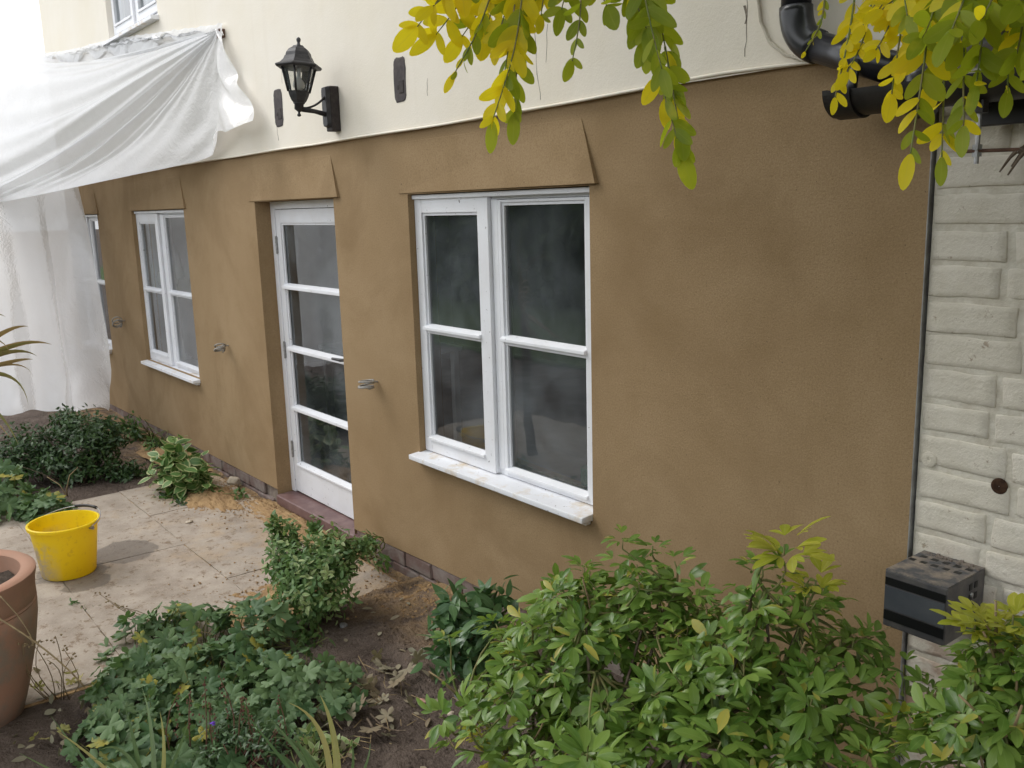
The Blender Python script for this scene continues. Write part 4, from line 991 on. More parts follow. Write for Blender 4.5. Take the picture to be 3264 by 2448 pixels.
choisya('golden_shrub', Vector((-.80, -.62, .05)),
        [(at(3235, 2290, 2.0), .17, .9), (at(3150, 2440, 2.05), .17, .8), (at(3270, 2120, 1.95), .09, .9)], 80, .060, 'shrub with golden young leaves below the flue guard',
        [(at(3110, 1975, 2.0), 6, 1.0), (at(3180, 1985, 1.98), 5, 1.05), (at(3230, 1960, 1.95), 5, .9), (at(2880, 2280, 2.3), 4, .8)], [at(2880, 2120, 2.35), at(2960, 2190, 2.3)], 12, 220)

# --- geraniums
def geranium(name, loc, blobs, nleaf, size, label, seed, tk='geranium', limit=300, hmin=.05, hmax=.24):
    random.seed(seed); root = empty(name, loc, label, 'plant'); ms, cur = [], []
    for (cx, cy, rx, ry, hh) in blobs:
        for k in range(int(nleaf * rx * ry / sum(b[2] * b[3] for b in blobs))):
            r_ = math.sqrt(random.random()); a = random.uniform(0, 6.283)
            x, y = cx + rx * r_ * math.cos(a), cy + ry * r_ * math.sin(a)
            z = h_ground(x, y) + hmin + hh * (1 - .75 * r_ * r_) * random.uniform(.15, 1.) + .07 * fbm(x, y, 2, 4)
            if fbm(x, y, 8, 3.2) < -.42: continue
            nrm = (Vector((math.cos(a) * r_ * .7, math.sin(a) * r_ * .7, 1.)) + rv(.42) + Vector((.10, -.12, 0))).normalized()
            d = (Vector((math.cos(a), math.sin(a), 0)) + rv(.7)); d = d - nrm * d.dot(nrm)
            m = frame((x, y, z), d, nrm, size * random.uniform(.5, 1.3)); ms.append(m)
            if random.random() < .6:
                b0 = Vector((lerp(cx, x, .7), lerp(cy, y, .7), h_ground(x, y) - .01)); cur.append((curve(b0, (x, y, z), .12, 5), .0028, .0018))
    stems(root, 'stalks', cur, 'greenstem', 4); foliage(root, [(tk, 'geranium', ms)], limit); return root
geranium('geranium_plant', (-3.75, -1.45, .0), [(-3.66, -1.42, .50, .40, .13), (-3.40, -1.10, .34, .28, .12), (-3.42, -1.68, .45, .30, .14), (-3.95, -1.52, .32, .28, .12)], 920, .098, 'spreading green lobed geranium in the foreground bed', 21)
geranium('cut_leaved_geranium', (-4.3, -1.2, 0.), [(-4.30, -1.28, .30, .20, .20), (-4.05, -1.02, .24, .16, .22), (-4.42, -1.45, .2, .18, .16)], 190, .115, 'geranium with finely cut leaves at the edge of the patio', 22, 'cut')
geranium('far_geranium', (-7.35, -1.55, 0.), [(-7.35, -1.60, .42, .30, .30), (-7.05, -1.35, .22, .2, .15)], 200, .13, 'lobed green plant behind the yellow bucket at the left edge', 23)

# --- dense leafy bushes
def bush(name, base, blobs, nleaf, size, label, groups, seed, stem='bark', limit=300, nst=26, up=.5, tk='ovate', inner=.5, clump=5, wide=1.):
    random.seed(seed); root = empty(name, tuple(base), label, 'shrub')
    out = [[] for _ in groups]; tot = sum(b[1][0] * b[1][2] for b in blobs); cur = []; tipsall = []
    for (c_, r_) in blobs:
        ntip = max(3, int(nleaf / clump * r_[0] * r_[2] / tot))
        for k in range(ntip):
            d = rv(1).normalized(); rr = random.uniform(inner, 1.05); bump_ = 1 + .22 * mnoise.noise(d * 2.3 + Vector((seed, 0, 0)))
            p = Vector(c_) + Vector((d.x * r_[0], d.y * r_[1], d.z * r_[2])) * rr * bump_
            if p.z < h_ground(p.x, p.y) + .02: p.z = h_ground(p.x, p.y) + random.uniform(.02, .06)
            if p.y > -.03: p.y = -.03
            ax = (d + Vector((0, 0, up)) + rv(.35)).normalized(); tipsall.append((p, ax))
            gi = 0; u_ = random.random(); acc = 0
            for i_, g_ in enumerate(groups):
                acc += g_[1]
                if u_ < acc: gi = i_; break
            a0 = ax.orthogonal().normalized(); b0 = ax.cross(a0); ph_ = random.uniform(0, 6.28)
            for q_ in range(clump):
                t_ = ph_ + q_ * 2.4; rad = a0 * math.cos(t_) + b0 * math.sin(t_)
                out[gi].append(frame(p - ax * size * .35 * q_ + rad * size * .1, (rad + ax * random.uniform(.1, .8)).normalized(), (ax + Vector((0, 0, .5)) + rv(.3)), size * random.uniform(.7, 1.15), wide))
    for p, ax in random.sample(tipsall, min(nst, len(tipsall))): cur.append((curve(Vector(base) + Vector((random.uniform(-.05, .05), random.uniform(-.05, .05), -.02)), p, .09, 6), .006, .0022))
    stems(root, 'stems', cur, stem, 4); foliage(root, [(tk, g_[0], o_) for g_, o_ in zip(groups, out)], limit); return root
bush('small_leaved_bush', gnd(1010, 1995), [(at(1000, 1850, 4.55), (.24, .22, .21)), (at(935, 1780, 4.7), (.15, .15, .14)), (at(1060, 1770, 4.65), (.17, .15, .15)), (at(880, 1690, 4.75), (.05, .05, .11)), (at(930, 1710, 4.72), (.04, .04, .12)), (at(1150, 1740, 4.75), (.05, .05, .06)), (at(1000, 1680, 4.8), (.03, .03, .08))], 4200, .040,
     'rounded pale green bush beside the door step', [('fuchsia', .74), ('fuchsiav', .26)], 31, 'redstem', inner=.55)
bush('variegated_shrub', gnd(575, 1565), [(at(575, 1500, 6.95), (.27, .22, .15)), (at(555, 1445, 6.95), (.14, .14, .12)), (at(640, 1530, 6.9), (.12, .12, .10))], 330, .115, 'cream edged variegated shrub at the foot of the render', [('varieg', 1.)], 32, 'greenstem', up=.9, tk='ovate', inner=.6, wide=1.55)
bush('dark_evergreen_bush', gnd(235, 1545), [(at(250, 1430, 7.4), (.40, .34, .32)), (at(330, 1385, 7.5), (.24, .22, .18)), (at(80, 1440, 7.3), (.30, .28, .22)), (at(215, 1340, 7.6), (.15, .13, .14)), (at(400, 1500, 7.4), (.2, .18, .10))], 7000, .046, 'dark evergreen bush under the hanging plastic sheet', [('dark', 1.)], 33, inner=.5)
bush('broad_leaved_plant', gnd(1480, 2135, .06), [(at(1500, 2030, 4.0), (.20, .17, .17)), (at(1445, 1930, 4.05), (.10, .10, .13)), (at(1580, 1900, 4.05), (.10, .09, .11)), (at(1420, 2040, 3.9), (.11, .10, .11))], 430, .100, 'dark broad leaved plant beside the large green shrub', [('broad', 1.)], 34, 'greenstem', up=.8, tk='lance', inner=.45, wide=1.25)
bush('low_weeds', gnd(480, 1395), [(at(420, 1360, 8.6), (.22, .10, .12)), (at(500, 1420, 8.2), (.25, .10, .09))], 300, .06, 'low weeds along the plinth beyond the variegated shrub', [('fuchsia', .7), ('dark', .3)], 35, 'greenstem', limit=120)
bush('plinth_seedling', gnd(1180, 1760, .08), [(at(1180, 1735, 5.05), (.07, .05, .08)), (at(1230, 1790, 5.0), (.06, .05, .04))], 70, .05, 'small seedling plant growing at the end of the door step', [('fuchsia', 1.)], 36, 'greenstem', limit=80)
bush('creeping_weed', gnd(640, 1590), [(at(560, 1590, 6.8), (.28, .12, .05)), (at(660, 1575, 6.8), (.12, .1, .05)), (at(760, 1570, 6.75), (.06, .05, .05))], 240, .055, 'creeping weeds at the foot of the variegated shrub', [('fuchsia', .6), ('dark', .4)], 37, 'greenstem', limit=120)
bush('trailing_weed', gnd(960, 2060, .02), [(at(940, 2040, 4.45), (.26, .14, .06)), (at(830, 2080, 4.4), (.16, .12, .05))], 260, .055, 'trailing weeds below the rounded pale green bush', [('fuchsia', .7), ('geranium', .3)], 38, 'greenstem', limit=140)
bush('speedwell_plant', gnd(700, 2500), [(at(720, 2330, 3.5), (.16, .14, .12)), (at(860, 2360, 3.45), (.14, .12, .11)), (at(640, 2420, 3.4), (.14, .12, .10))], 900, .032, 'fine leaved dark plant with purple flower spikes in front of the geranium', [('dark', .75), ('broad', .25)], 39, 'redstem', limit=200, up=1.2, tk='lance', inner=.2)
bush('cut_seedling', gnd(1010, 2450, .05), [(at(1010, 2410, 3.55), (.13, .10, .05)), (at(1090, 2380, 3.55), (.08, .07, .05))], 110, .05, 'yellowing low plant at the bottom edge beside the large shrub', [('fuchsiav', .8), ('dead', .2)], 40, 'greenstem', limit=110)
bush('patio_weed', gnd(290, 1960), [(at(290, 1955, 4.95), (.07, .05, .02)), (at(235, 1945, 5.0), (.04, .04, .02))], 40, .03, 'tiny weeds growing in the patio joint', [('geranium', 1.)], 41, 'greenstem', limit=40)
# flower spikes
random.seed(5); fs = MB()
pf = MB()
for k in range(9):
    p = at(560 + k * 42, 2330 + random.uniform(-40, 60), 3.45); q_ = p + Vector((random.uniform(-.05, .05), random.uniform(-.04, .04), random.uniform(.08, .20)))
    fs.tube(curve(p - Vector((0, 0, .15)), q_, .06, 5), [.003, .003, .0025, .002, .0015], 5)
    for j in range(14):
        c_ = p.lerp(q_, j / 13) + rv(.005); fs.lathe([(.001, 0), (.004, .003), (.003, .008), (.001, .010)], 5, tuple(c_))
tag(fs.build('seed_spike', 'redstem'), 'brown seed spikes rising from the fine leaved plant', 'seed heads')
for k in range(7): c_ = at(678, 2308, 3.42) + rv(.006); pf.lathe([(.001, 0), (.007, .002), (.001, .006)], 6, tuple(c_))
tag(pf.build('purple_flower', 'purple'), 'single small purple flower among the foreground leaves', 'flower')

# --- strap leaves
def blade(pts, w0, name, mat, parent):
    V, F, U = [], [], []; n = len(pts)
    for i, p in enumerate(pts):
        t_ = i / (n - 1); d = (pts[min(i + 1, n - 1)] - pts[max(i - 1, 0)]).normalized(); s = d.cross(Vector((c_f.x, c_f.y, .35))).normalized()
        ww = w0 * (1 - t_ ** 2.4) * min(1, .55 + t_ * 3) + .0006; nn = s.cross(d)
        for k in (-1, 0, 1): V.append(tuple(p + s * ww * k + nn * abs(k) * ww * .4)); U.append((.5 + .5 * k, t_))
        if i:
            for k in (0, 1): F.append(((i - 1) * 3 + k, (i - 1) * 3 + k + 1, i * 3 + k + 1, i * 3 + k))
    me = tpl_mesh(name, (np.array(V), F, np.array(U)), mat); o = put(name, me, None, parent); o.matrix_parent_inverse = Matrix.Translation(parent.location).inverted(); return o
def bez(a, b, c_, n=12): return [(1 - t_) ** 2 * a + 2 * t_ * (1 - t_) * b + t_ * t_ * c_ for t_ in map(float, np.linspace(0, 1, n))]
random.seed(9)
def strapplant(name, label, base, tips, wid, d):
    root = empty(name, tuple(gnd(base[0], base[1])), label, 'plant')
    for (mx, my, tx, ty, mt, ww) in tips:
        a = at(base[0] + random.uniform(-30, 30), base[1], d + random.uniform(-.05, .05)); b_ = at(mx, my, d - .05); c_ = at(tx, ty, d + random.uniform(-.15, .1)); blade(bez(a, b_, c_), wid * ww, 'strap_leaf', mt, root)
strapplant('iris_clump', 'clump of green and yellowing strap leaves at the bottom beside the bare soil', (1050, 2620), [(1080, 2300, 920, 2240, 'bladey', .9), (1090, 2350, 1020, 2215, 'bladey', 1.1), (980, 2420, 860, 2290, 'blade', .9), (940, 2480, 780, 2270, 'blade', .8), (1000, 2350, 870, 2350, 'blade', 1.3), (1150, 2500, 1120, 2360, 'blade', .6), (1180, 2470, 1180, 2370, 'blade', .5), (1100, 2430, 1010, 2420, 'blade', .7), (930, 2380, 840, 2400, 'blade', 1.1), (1010, 2470, 930, 2330, 'blade', 1.), (960, 2540, 800, 2420, 'blade', 1.)], .013, 3.25)
strapplant('iris_tuft', 'arching pale strap leaves at the bottom left among the geranium', (470, 2620), [(500, 2330, 450, 2185, 'blade', .8), (420, 2340, 320, 2390, 'blade', 1.), (360, 2450, 180, 2330, 'bladey', 1.), (540, 2420, 510, 2270, 'bladey', .7), (300, 2480, 160, 2280, 'blade', .9), (560, 2440, 600, 2300, 'blade', .6), (380, 2420, 290, 2420, 'blade', 1.1), (440, 2400, 400, 2260, 'blade', .8), (240, 2500, 60, 2400, 'blade', .9)], .012, 3.25)
cr = at(-190, 1230, 5.0); cord = empty('cordyline', (cr.x, cr.y, 0), 'cordyline with browning sword leaves reaching in from the left edge', 'plant')
for (mx, my, tx, ty, ww) in [(-60, 960, 18, 1010, .8), (0, 1030, 90, 1040, 1.), (40, 1060, 165, 1098, 1.1), (30, 1080, 118, 1135, 1.), (10, 1090, 120, 1090, .7), (40, 1140, 105, 1145, .9), (60, 1130, 90, 1290, 1.), (60, 1120, 100, 1190, .5), (-20, 1250, 60, 1420, 1.2), (-60, 1280, 35, 1400, 1.), (-30, 1000, 36, 1130, .7), (-300, 900, -420, 1000, 1.), (-320, 1300, -440, 1450, 1.), (-200, 850, -180, 760, 1.), (-100, 1350, -60, 1500, 1.)]:
    blade(bez(cr, at(mx, my, 4.95), at(tx, ty, 4.75), 14), .017 * ww, 'sword_leaf', 'cordy', cord)
o = MB().tube([(cr.x + .02, cr.y - .03, 0), (cr.x - .01, cr.y, .4), (cr.x, cr.y, cr.z)], [.05, .04, .035], 10).build('trunk', 'bark', cord, smooth=True); o.matrix_parent_inverse = Matrix.Translation(cord.location).inverted()

# --- dry flower stems in the left foreground and beside the geranium
random.seed(14)
def dry(name, label, curves, mat='drystem', cat='dead stems', heads=False):
    b = MB()
    for pts, r0, r1 in curves:
        k = len(pts); b.tube(pts, [lerp(r0, r1, i / (k - 1)) for i in range(k)], 5)
        if heads:
            for j in range(4): c_ = pts[-1] + rv(.012); b.lathe([(.001, -.004), (.006, 0), (.001, .005)], 6, tuple(c_))
    return tag(b.build(name, mat, smooth=True), label, cat)
dry('leaning_weed', 'long dry stem leaning past the terracotta pot', [(bez(at(-80, 1930, 3.5), at(150, 2050, 3.5), at(270, 2190, 3.55)), .004, .003), (bez(at(0, 1900, 3.6), at(90, 1990, 3.6), at(110, 2060, 3.6)), .003, .002)])
dry('dry_flower_stalk', 'dead brown flower stalks at the foot of the terracotta pot', [(curve(gnd(150 + i * 9, 2230, 0.02), at(20 + i * 26, 2010 + random.uniform(0, 140), 3.75), .08), .0025, .0015) for i in range(9)], heads=True)
dry('seed_stalk', 'dry branching seed stalks lying over the patio edge', [(curve(gnd(520, 1990), at(320 + i * 22, 1895 + i * 14, 4.55), .06), .0022, .0012) for i in range(5)], heads=True)
dry('dry_grass', 'flattened dry stems lying among the cut geranium leaves', [(curve(gnd(620 + random.uniform(-60, 200), 2060 + random.uniform(-30, 60), .03), gnd(520 + random.uniform(-100, 260), 2010 + random.uniform(-20, 120), .05), .1), .002, .0015) for i in range(34)])
dry('bare_twig', 'pale bare twig bent upright beside the dark bush', [([gnd(215, 1585), at(212, 1560, 6.9), at(222, 1515, 6.9), at(248, 1490, 6.9)], .006, .003), ([at(212, 1580, 6.9), at(190, 1545, 6.9), at(150, 1520, 6.9)], .005, .003)])
dry('dry_litter', 'scatter of fine dry twigs over the bare soil path', [(curve(gnd(random.uniform(900, 1500), random.uniform(2080, 2440), .09), gnd(random.uniform(900, 1500), random.uniform(2080, 2440), .09), .03)[:2], .002, .0015) for _ in range(60)], 'drystem')
dry('soil_twig', 'brown twigs lying on the bare soil', [(curve(gnd(1170, 2290, .08), gnd(1230, 2330, .08), .15), .006, .004), (curve(gnd(1180, 2275, .08), gnd(1295, 2328, .09), .1), .004, .003), (curve(gnd(1335, 2280, .09), gnd(1400, 2265, .09), .05), .003, .002)], 'bark')

# ------------------------------------------------------------------ stones, chips, sand
def rock(name, px, py, s, mat, label, z=.0, flat=.6, seed=0):
    random.seed(seed + 50); me = bpy.data.meshes.new(name); bm = bmesh.new(); bmesh.ops.create_icosphere(bm, subdivisions=2, radius=1)
    for v in bm.verts: v.co += mnoise.noise_vector(v.co * 1.3 + Vector((seed * 3.1, 0, 0))) * .35; v.co = Vector((v.co.x * s, v.co.y * s * .75, v.co.z * s * flat))
    bm.to_mesh(me); bm.free(); o = put(name, me, mat); p = gnd(px, py, z); o.location = (p.x, p.y, max(z, h_ground(p.x, p.y)) + s * flat * .35); o.rotation_euler = (0, 0, seed); tag(o, label, 'stone'); return o
rock('stone', 745, 1540, .055, 'stone', 'pale stone lump lying at the foot of the plinth', .02, .75, 1)
rock('stone', 603, 1664, .028, 'stone', 'flat pale chip lying on the patio behind the bucket', .02, .3, 2)
rock('brick_fragment', 1346, 2240, .022, 'brickbit', 'small red brick fragment on the bare soil', .08, .5, 3)
rock('slate_chip', 1480, 2225, .045, 'slatechip', 'dark slate chip on the soil below the broad leaved plant', .08, .25, 4)
rock('stone', 1437, 2277, .016, 'stone', 'small white pebble on the bare soil', .08, .5, 5)
rock('stone', 1095, 1998, .028, 'slatechip', 'grey stone beside the trunk of the rounded bush', .06, .5, 6)
random.seed(77)
ch = MB()
def pebble(b, x, y, z, s):
    k = 6; V = [(x + s * math.cos(a) * random.uniform(.6, 1.2), y + s * math.sin(a) * random.uniform(.6, 1.2), z - s * .3) for a in np.linspace(0, 6.28, k, endpoint=False)]
    V2 = [(x + (p[0] - x) * .6, y + (p[1] - y) * .6, z + s * random.uniform(.3, .7)) for p in V]
    b.add(V + V2, [(i, (i + 1) % k, k + (i + 1) % k, k + i) for i in range(k)] + [tuple(range(k, 2 * k))])
for k in range(2200):
    x, y = random.uniform(-4.6, -1.8), random.uniform(-1.6, -.02); pebble(ch, x, y, h_ground(x, y), random.uniform(.002, .008) * (1.9 if random.random() < .06 else 1))
stuff(tag(ch.build('soil_crumbs', 'soil', recalc=False), 'loose crumbs and pebbles scattered over the bare soil', 'soil'))
sd_ = MB()
for k in range(1500):
    u_ = random.random()
    if u_ < .5: x, y = random.gauss(-6.55, .32), -.06 - abs(random.gauss(0, .26))
    elif u_ < .8: x, y = random.uniform(-7, -4.3), -.03 - abs(random.gauss(0, .14))
    else: x, y = random.gauss(-4.6, .25), random.gauss(-.75, .22)
    pebble(sd_, x, y, .02 if -7.2 < x < -4.22 else h_ground(x, y), random.uniform(.002, .008))
for k in range(260):
    x, y = random.gauss(-3.75, .28), -.05 - abs(random.gauss(0, .14)); pebble(sd_, x, y, h_ground(x, y), random.uniform(.004, .014))
stuff(tag(sd_.build('sand_crumbs', 'sand', recalc=False), 'crumbs of orange builders sand spilled below the wall', 'sand'))
def mound(name, cx, cy, rx, ry, h, label, seed):
    n = 46; P = []
    for i in range(n):
        row = []
        for j in range(n):
            u_, v_ = i / (n - 1) * 2 - 1, j / (n - 1) * 2 - 1; d = math.sqrt(u_ * u_ + v_ * v_) + .35 * fbm(u_ + seed, v_, 0, 1.6)
            z = max(-.05, h * (1 - d) * 1.2) + (.018 * fbm(u_ * 3 + seed, v_ * 3, 1, 3, 5) if d < 1 else 0)
            row.append((cx + u_ * rx, min(cy + v_ * ry, .02), .014 + z))
        P.append(row)
    return tag(MB().grid(P).build(name, 'sand', smooth=True), label, 'sand')
mound('sand_heap', -6.55, -.33, .42, .20, .045, 'low heap of orange sand on the patio below the middle window', 1)
mound('sand_heap', -5.5, -.12, .75, .14, .03, 'strip of orange sand spilled along the door step', 2)
mound('sand_heap', -7.9, -.16, .6, .18, .06, 'orange soil heap against the plinth beyond the variegated shrub', 4)
mound('sand_heap', -4.42, -.72, .30, .34, .035, 'patch of orange sand around the foot of the rounded bush', 6)
# fallen leaves
random.seed(88)
lr = empty('leaf_litter', (-3.3, -.95, 0), 'wilted grey brown leaves lying at the right edge of the geranium', 'dead leaves'); ms = []
for k in range(48):
    x, y = random.gauss(-3.17, .13), random.gauss(-.92, .22); ms.append(frame((x, y, h_ground(x, y) + random.uniform(.01, .05)), rv(1) * .6 + Vector((.3, -.2, 0)), Vector((0, 0, 1)) + rv(.5), random.uniform(.06, .12)))
for k in range(50):
    x, y = random.uniform(-4.0, -2.5), random.uniform(-1.5, -.2); ms.append(frame((x, y, h_ground(x, y) + .008), Vector((random.gauss(0, 1), random.gauss(0, 1), .1)), Vector((0, 0, 1)) + rv(.25), random.uniform(.03, .07)))
for k in range(60):
    p = gnd(random.gauss(190, 90), random.gauss(2270, 90)); ms.append(frame((p.x, p.y, h_ground(p.x, p.y) + random.uniform(.005, .04)), rv(1), Vector((0, 0, 1)) + rv(.5), random.uniform(.03, .07)))
lr2 = empty('yellow_leaf_litter', (-3.9, -1.9, 0), 'fallen yellow leaves on the dark soil beside the terracotta pot', 'dead leaves')
foliage(lr2, [('cut', 'bladey', [frame((p.x, p.y, h_ground(p.x, p.y) + random.uniform(.03, .12)), rv(1), Vector((0, 0, 1)) + rv(.5), random.uniform(.035, .07)) for p in [gnd(random.gauss(200, 80), random.gauss(2290, 90)) for _ in range(16)]])], 60)
foliage(lr, [('cut', 'dead', ms[:40]), ('ovate', 'dead', ms[40:])], 120)

# ------------------------------------------------------------------ false acacia: branches overhead with hanging compound leaves
random.seed(101)
tree = empty('false_acacia_tree', (2.1, -3.3, 0.), 'autumn tree with hanging yellow and green leaflets across the top', 'tree')
tinv = Matrix.Translation(tree.location).inverted()
def tpart(b, name, mat, smooth=True):
    o = b.build(name, mat, tree, smooth=smooth, recalc=False); o.matrix_parent_inverse = tinv; return o
tpart(MB().tube([(2.1, -3.3, -.1), (2.05, -3.25, 1.2), (1.9, -3.2, 2.6), (1.7, -3.0, 4.0), (1.5, -2.9, 5.5)], [.20, .16, .14, .11, .06], 14), 'trunk', 'bark')
brn = [[(1.85, -3.15, 2.9), (.9, -2.5, 3.35), (.1, -1.9, 3.35), at(3250, -420, 1.35), at(2700, -480, 1.45), at(2150, -330, 1.55), at(1700, -220, 1.65), at(1350, -180, 1.75)],
       [(1.7, -3.0, 3.6), (.6, -1.8, 3.9), (-.5, -1.0, 3.9), (-1.4, -.9, 3.7)], [(1.75, -3.0, 3.3), (1.2, -1.8, 3.9), (.2, -.9, 4.2), (-.6, -.5, 4.3)], [(1.7, -3.1, 4), (.4, -3.0, 4.6), (-1., -2.6, 4.7)], [(1.6, -3.0, 4.2), (.2, -2.2, 4.1), (-1.4, -1.8, 3.9), (-3.1, -1.5, 3.95)]]
for b_ in brn:
    pts = spline([Vector(p) for p in b_], 26); tpart(MB().tube(pts, [lerp(.035, .005, i / 25) for i in range(26)], 7), 'branch', 'bark')
me_g = tpl_mesh('leaflet', TPL['round'], 'robiniag'); me_y = tpl_mesh('leaflet', TPL['round'], 'robiniay'); nleaflet = [0]
def compound(pts, npair, size, py, lateral=1.0, face=.6, term=True):
    """pts: world points of the stalk from twig to tip"""
    P = spline(pts, 24); b = MB().tube(P, [lerp(.0022, .0009, i / 23) for i in range(24)], 5)
    st = tpart(b, 'leaf_stalk', 'greenstem')
    todo = []
    for k in range(npair):
        t_ = .10 + .86 * k / max(1, npair - 1)
        i = min(22, int(t_ * 23)); p = P[i]; d = (P[i + 1] - P[max(0, i - 1)]).normalized()
        tocam = (CAM - p).normalized(); tocam = (tocam + rv(.45) * (1 - face) * 2).normalized()
        s = d.cross(tocam).normalized(); nrm = s.cross(d) * (1 if True else -1)
        sz = size * .88 * (.72 + .5 * math.sin(math.pi * min(1, t_ * .9 + .12))) * random.uniform(.85, 1.12)
        for sg_ in (-1, 1):
            if random.random() < .05: continue
            dd = (s * sg_ * lateral * random.uniform(.6, 1.05) + d * random.uniform(.3, .85) + Vector((0, 0, -.25)) + rv(.12)).normalized()
            todo.append((p, dd, tocam + rv(.38), sz))
    if term: todo.append((P[-1], (P[-1] - P[-3]).normalized() + rv(.1), (CAM - P[-1]).normalized() + rv(.2), size * 1.05))
    for p, dd, nn, sz in todo:
        o = bpy.data.objects.new('leaflet', me_y if random.random() < py else me_g); COL.objects.link(o); o.parent = st
        o.matrix_parent_inverse = Matrix.Identity(4); o.matrix_basis = frame(p, dd, nn, sz * random.uniform(.85, 1.15), random.uniform(.72, 1.05)); nleaflet[0] += 1
def strand(x0, y0, x1, y1, x2, y2, d, n, size, py, lat=1., face=.6): compound([at(x0, y0, d + .05), at(x1, y1, d), at(x2, y2, d - .03)], n, size, py, lat, face)
# left group
for (x0, y0, x1, y1, x2, y2, d, n, s_, py, lat, fc) in [
        (1520, -160, 1420, -30, 1330, 85, 1.62, 6, .056, 1., 1.1, .9), (1540, -150, 1470, 0, 1390, 110, 1.66, 6, .056, 1., 1.1, .9), (1590, -140, 1540, 10, 1470, 120, 1.7, 6, .054, .95, 1., .8), (1560, -150, 1450, -40, 1380, 20, 1.6, 5, .052, .95, 1., .8), (1600, -120, 1570, 20, 1545, 110, 1.65, 6, .050, .7, .9, .7),
        (1600, -130, 1530, 80, 1448, 235, 1.58, 10, .034, .4, .4, .3), (1680, -180, 1645, 130, 1570, 385, 1.55, 12, .054, .6, .55, .6), (1690, -160, 1655, 120, 1640, 360, 1.6, 11, .050, .4, .5, .5), (1660, -170, 1635, 60, 1605, 250, 1.57, 9, .050, .5, .6, .6), (1650, -160, 1620, 0, 1590, 110, 1.6, 6, .048, .6, .7, .6),
        (1760, -120, 1735, -20, 1725, 50, 1.6, 4, .044, .6, .6, .6), (1850, -180, 1850, 40, 1824, 195, 1.5, 7, .036, .1, .7, .6), (1890, -150, 1910, -40, 1935, 20, 1.55, 5, .050, .1, .8, .6), (1830, -150, 1810, -50, 1790, 30, 1.55, 4, .046, .2, .8, .6),
        (2000, -200, 2080, 160, 2170, 480, 1.45, 14, .054, .12, .6, .7), (2040, -180, 2110, 100, 2150, 310, 1.5, 11, .054, .08, .55, .6), (2020, -190, 2070, 60, 2110, 220, 1.42, 9, .056, .05, .6, .7), (1990, -190, 2020, -20, 2060, 90, 1.47, 7, .054, .05, .7, .7), (2120, 150, 2150, 320, 2170, 420, 1.46, 6, .046, .3, .5, .6)]:
    strand(x0, y0, x1, y1, x2, y2, d, n, s_, py, lat, fc)
# right group
for (x0, y0, x1, y1, x2, y2, d, n, s_, py, lat) in [
        (2610, -160, 2600, 60, 2555, 195, 1.3, 6, .016, .2, .5), (2720, -200, 2690, 90, 2650, 340, 1.25, 9, .034, .85, .7),
        (2790, -200, 2740, 100, 2690, 260, 1.25, 9, .036, .95, .8), (2850, -220, 2820, 60, 2780, 190, 1.2, 8, .036, .9, .8), (2900, -220, 2850, 110, 2830, 330, 1.18, 9, .038, .7, .8),
        (2960, -220, 2930, 160, 2890, 520, 1.12, 9, .046, .45, .8), (3000, -240, 2990, 200, 2990, 530, 1.15, 10, .042, .3, .7), (3060, -250, 3050, 160, 3060, 430, 1.1, 10, .045, .15, .7), (3120, -250, 3110, 100, 3100, 300, 1.05, 9, .046, .05, .7),
        (3180, -250, 3190, 100, 3200, 320, 1.1, 9, .040, .15, .7), (3260, -250, 3240, 60, 3230, 200, 1.05, 8, .048, .05, .8), (3000, -230, 2960, 20, 2930, 150, 1.05, 8, .046, .1, .8), (3120, -240, 3060, -20, 3020, 130, 1.0, 8, .050, .05, .8), (3230, -230, 3160, -40, 3120, 90, 1.0, 8, .05, .05, .8),
        (2950, -220, 2870, -40, 2800, 60, 1.2, 8, .038, .8, .8), (3320, -240, 3290, 20, 3290, 250, .98, 8, .048, .05, .7), (3050, -250, 3000, 40, 2960, 300, 1.2, 9, .04, .5, .6), (2900, -250, 2860, -60, 2880, 80, 1.1, 7, .044, .25, .7), (3330, -250, 3300, -60, 3230, 40, 1.0, 8, .05, .1, .8), (2830, -230, 2790, -30, 2740, 110, 1.24, 8, .034, .9, .8), (2880, -230, 2840, -60, 2790, 60, 1.22, 8, .034, .9, .8), (2960, -240, 2920, 40, 2870, 230, 1.16, 9, .038, .6, .7)]:
    strand(x0 + 25, y0, x1 + 22, y1 - 10, x2 + 12, y2 - 30, d, n + 4, s_ * .86, min(1, py * 1.25 + .06), lat, .45)
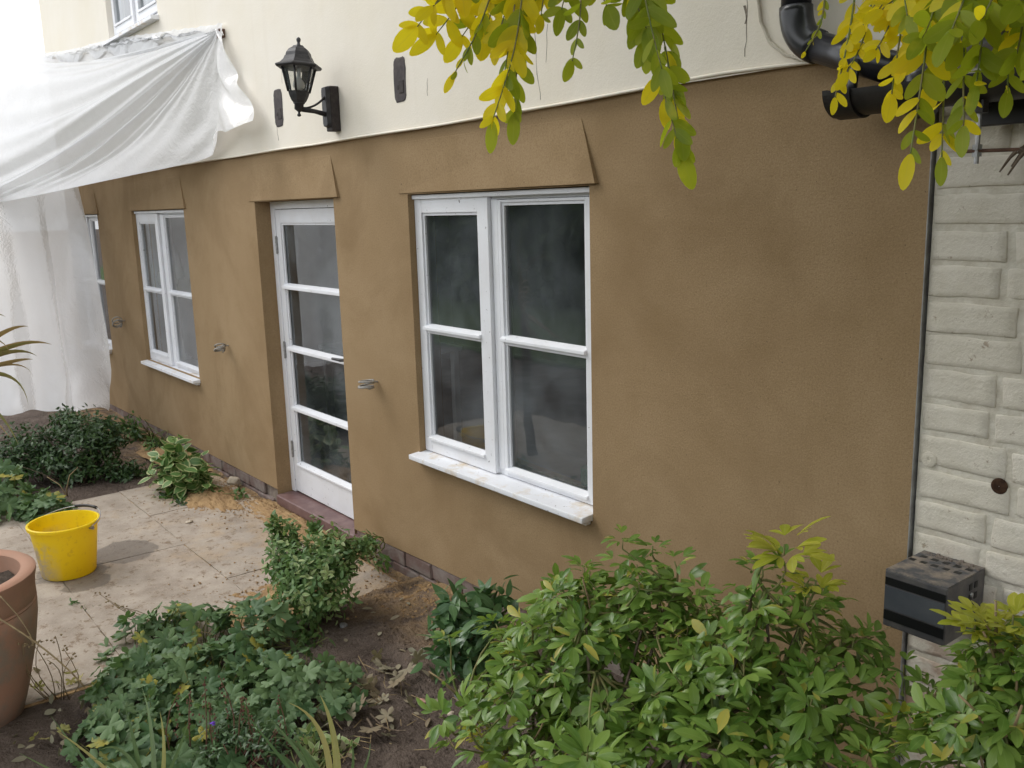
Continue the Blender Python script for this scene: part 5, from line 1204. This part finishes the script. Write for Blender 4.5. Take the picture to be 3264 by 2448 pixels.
# the crown above and behind, out of the picture but shading the right of the wall
ms = []
for k in range(17000):
    c_ = random.choice([(-.4, -1.5, 4.0, 1.4, 1.1, .55), (.8, -2.2, 4.3, 1.5, 1.3, .8), (1.6, -3.0, 5.0, 1.6, 1.5, 1.0), (-.7, -.9, 3.9, 1.1, .7, .45), (.5, -.8, 4.0, 1.3, .8, .7), (1.2, -1.4, 3.4, 1.0, 1.0, .9), (.55, -1.0, 2.9, .85, .75, .9), (.5, -.75, 2.6, .8, .6, 1.1), (-2.3, -1.75, 3.85, 1.2, .8, .42), (-2.9, -1.3, 3.95, 1.0, .6, .35), (-1.4, -1.3, 3.7, 1.0, .8, .45)])
    d = rv(1).normalized() * random.uniform(.2, 1) ** .5
    ms.append(frame((c_[0] + d.x * c_[3], c_[1] + d.y * c_[4], c_[2] + d.z * c_[5]), rv(1) + Vector((0, 0, -.6)), rv(.6) + Vector((0, 0, 1)), random.uniform(.10, .16)))
o = joined('crown', TPL['round'], ms, 'robiniag', tree); o.matrix_parent_inverse = tinv

# ------------------------------------------------------------------ garden hedge behind the viewer (mirrored in the panes)
random.seed(202)
hd = empty('garden_hedge', (-12, -9.5, 0), 'tall dark garden hedge reflected in the window panes', 'hedge'); ms = []
for k in range(15000):
    x = random.uniform(-26, 4); hgt = 3.6 + 1.1 * fbm(x, 0, 0, .25, 3) + .5 * fbm(x, 3, 0, 1.2, 3)
    z = random.uniform(0, hgt); y = -9.0 + .5 * fbm(x, z, 0, .7) - random.uniform(0, .6) - (.5 if z > hgt - .5 else 0)
    ms.append(frame((x, y, z), rv(1), Vector((0, 1, .5)) + rv(.6), random.uniform(.16, .30)))
o = joined('foliage', TPL['ovate'], ms, 'hedge', hd); o.matrix_parent_inverse = Matrix.Translation(hd.location).inverted()
o = MB().box(-26, 4, -10.6, -9.7, -.05, 3.0).build('inner_mass', 'hedge', hd); o.matrix_parent_inverse = Matrix.Translation(hd.location).inverted()
print('leaflets', nleaflet[0], 'objects', len(bpy.data.objects))
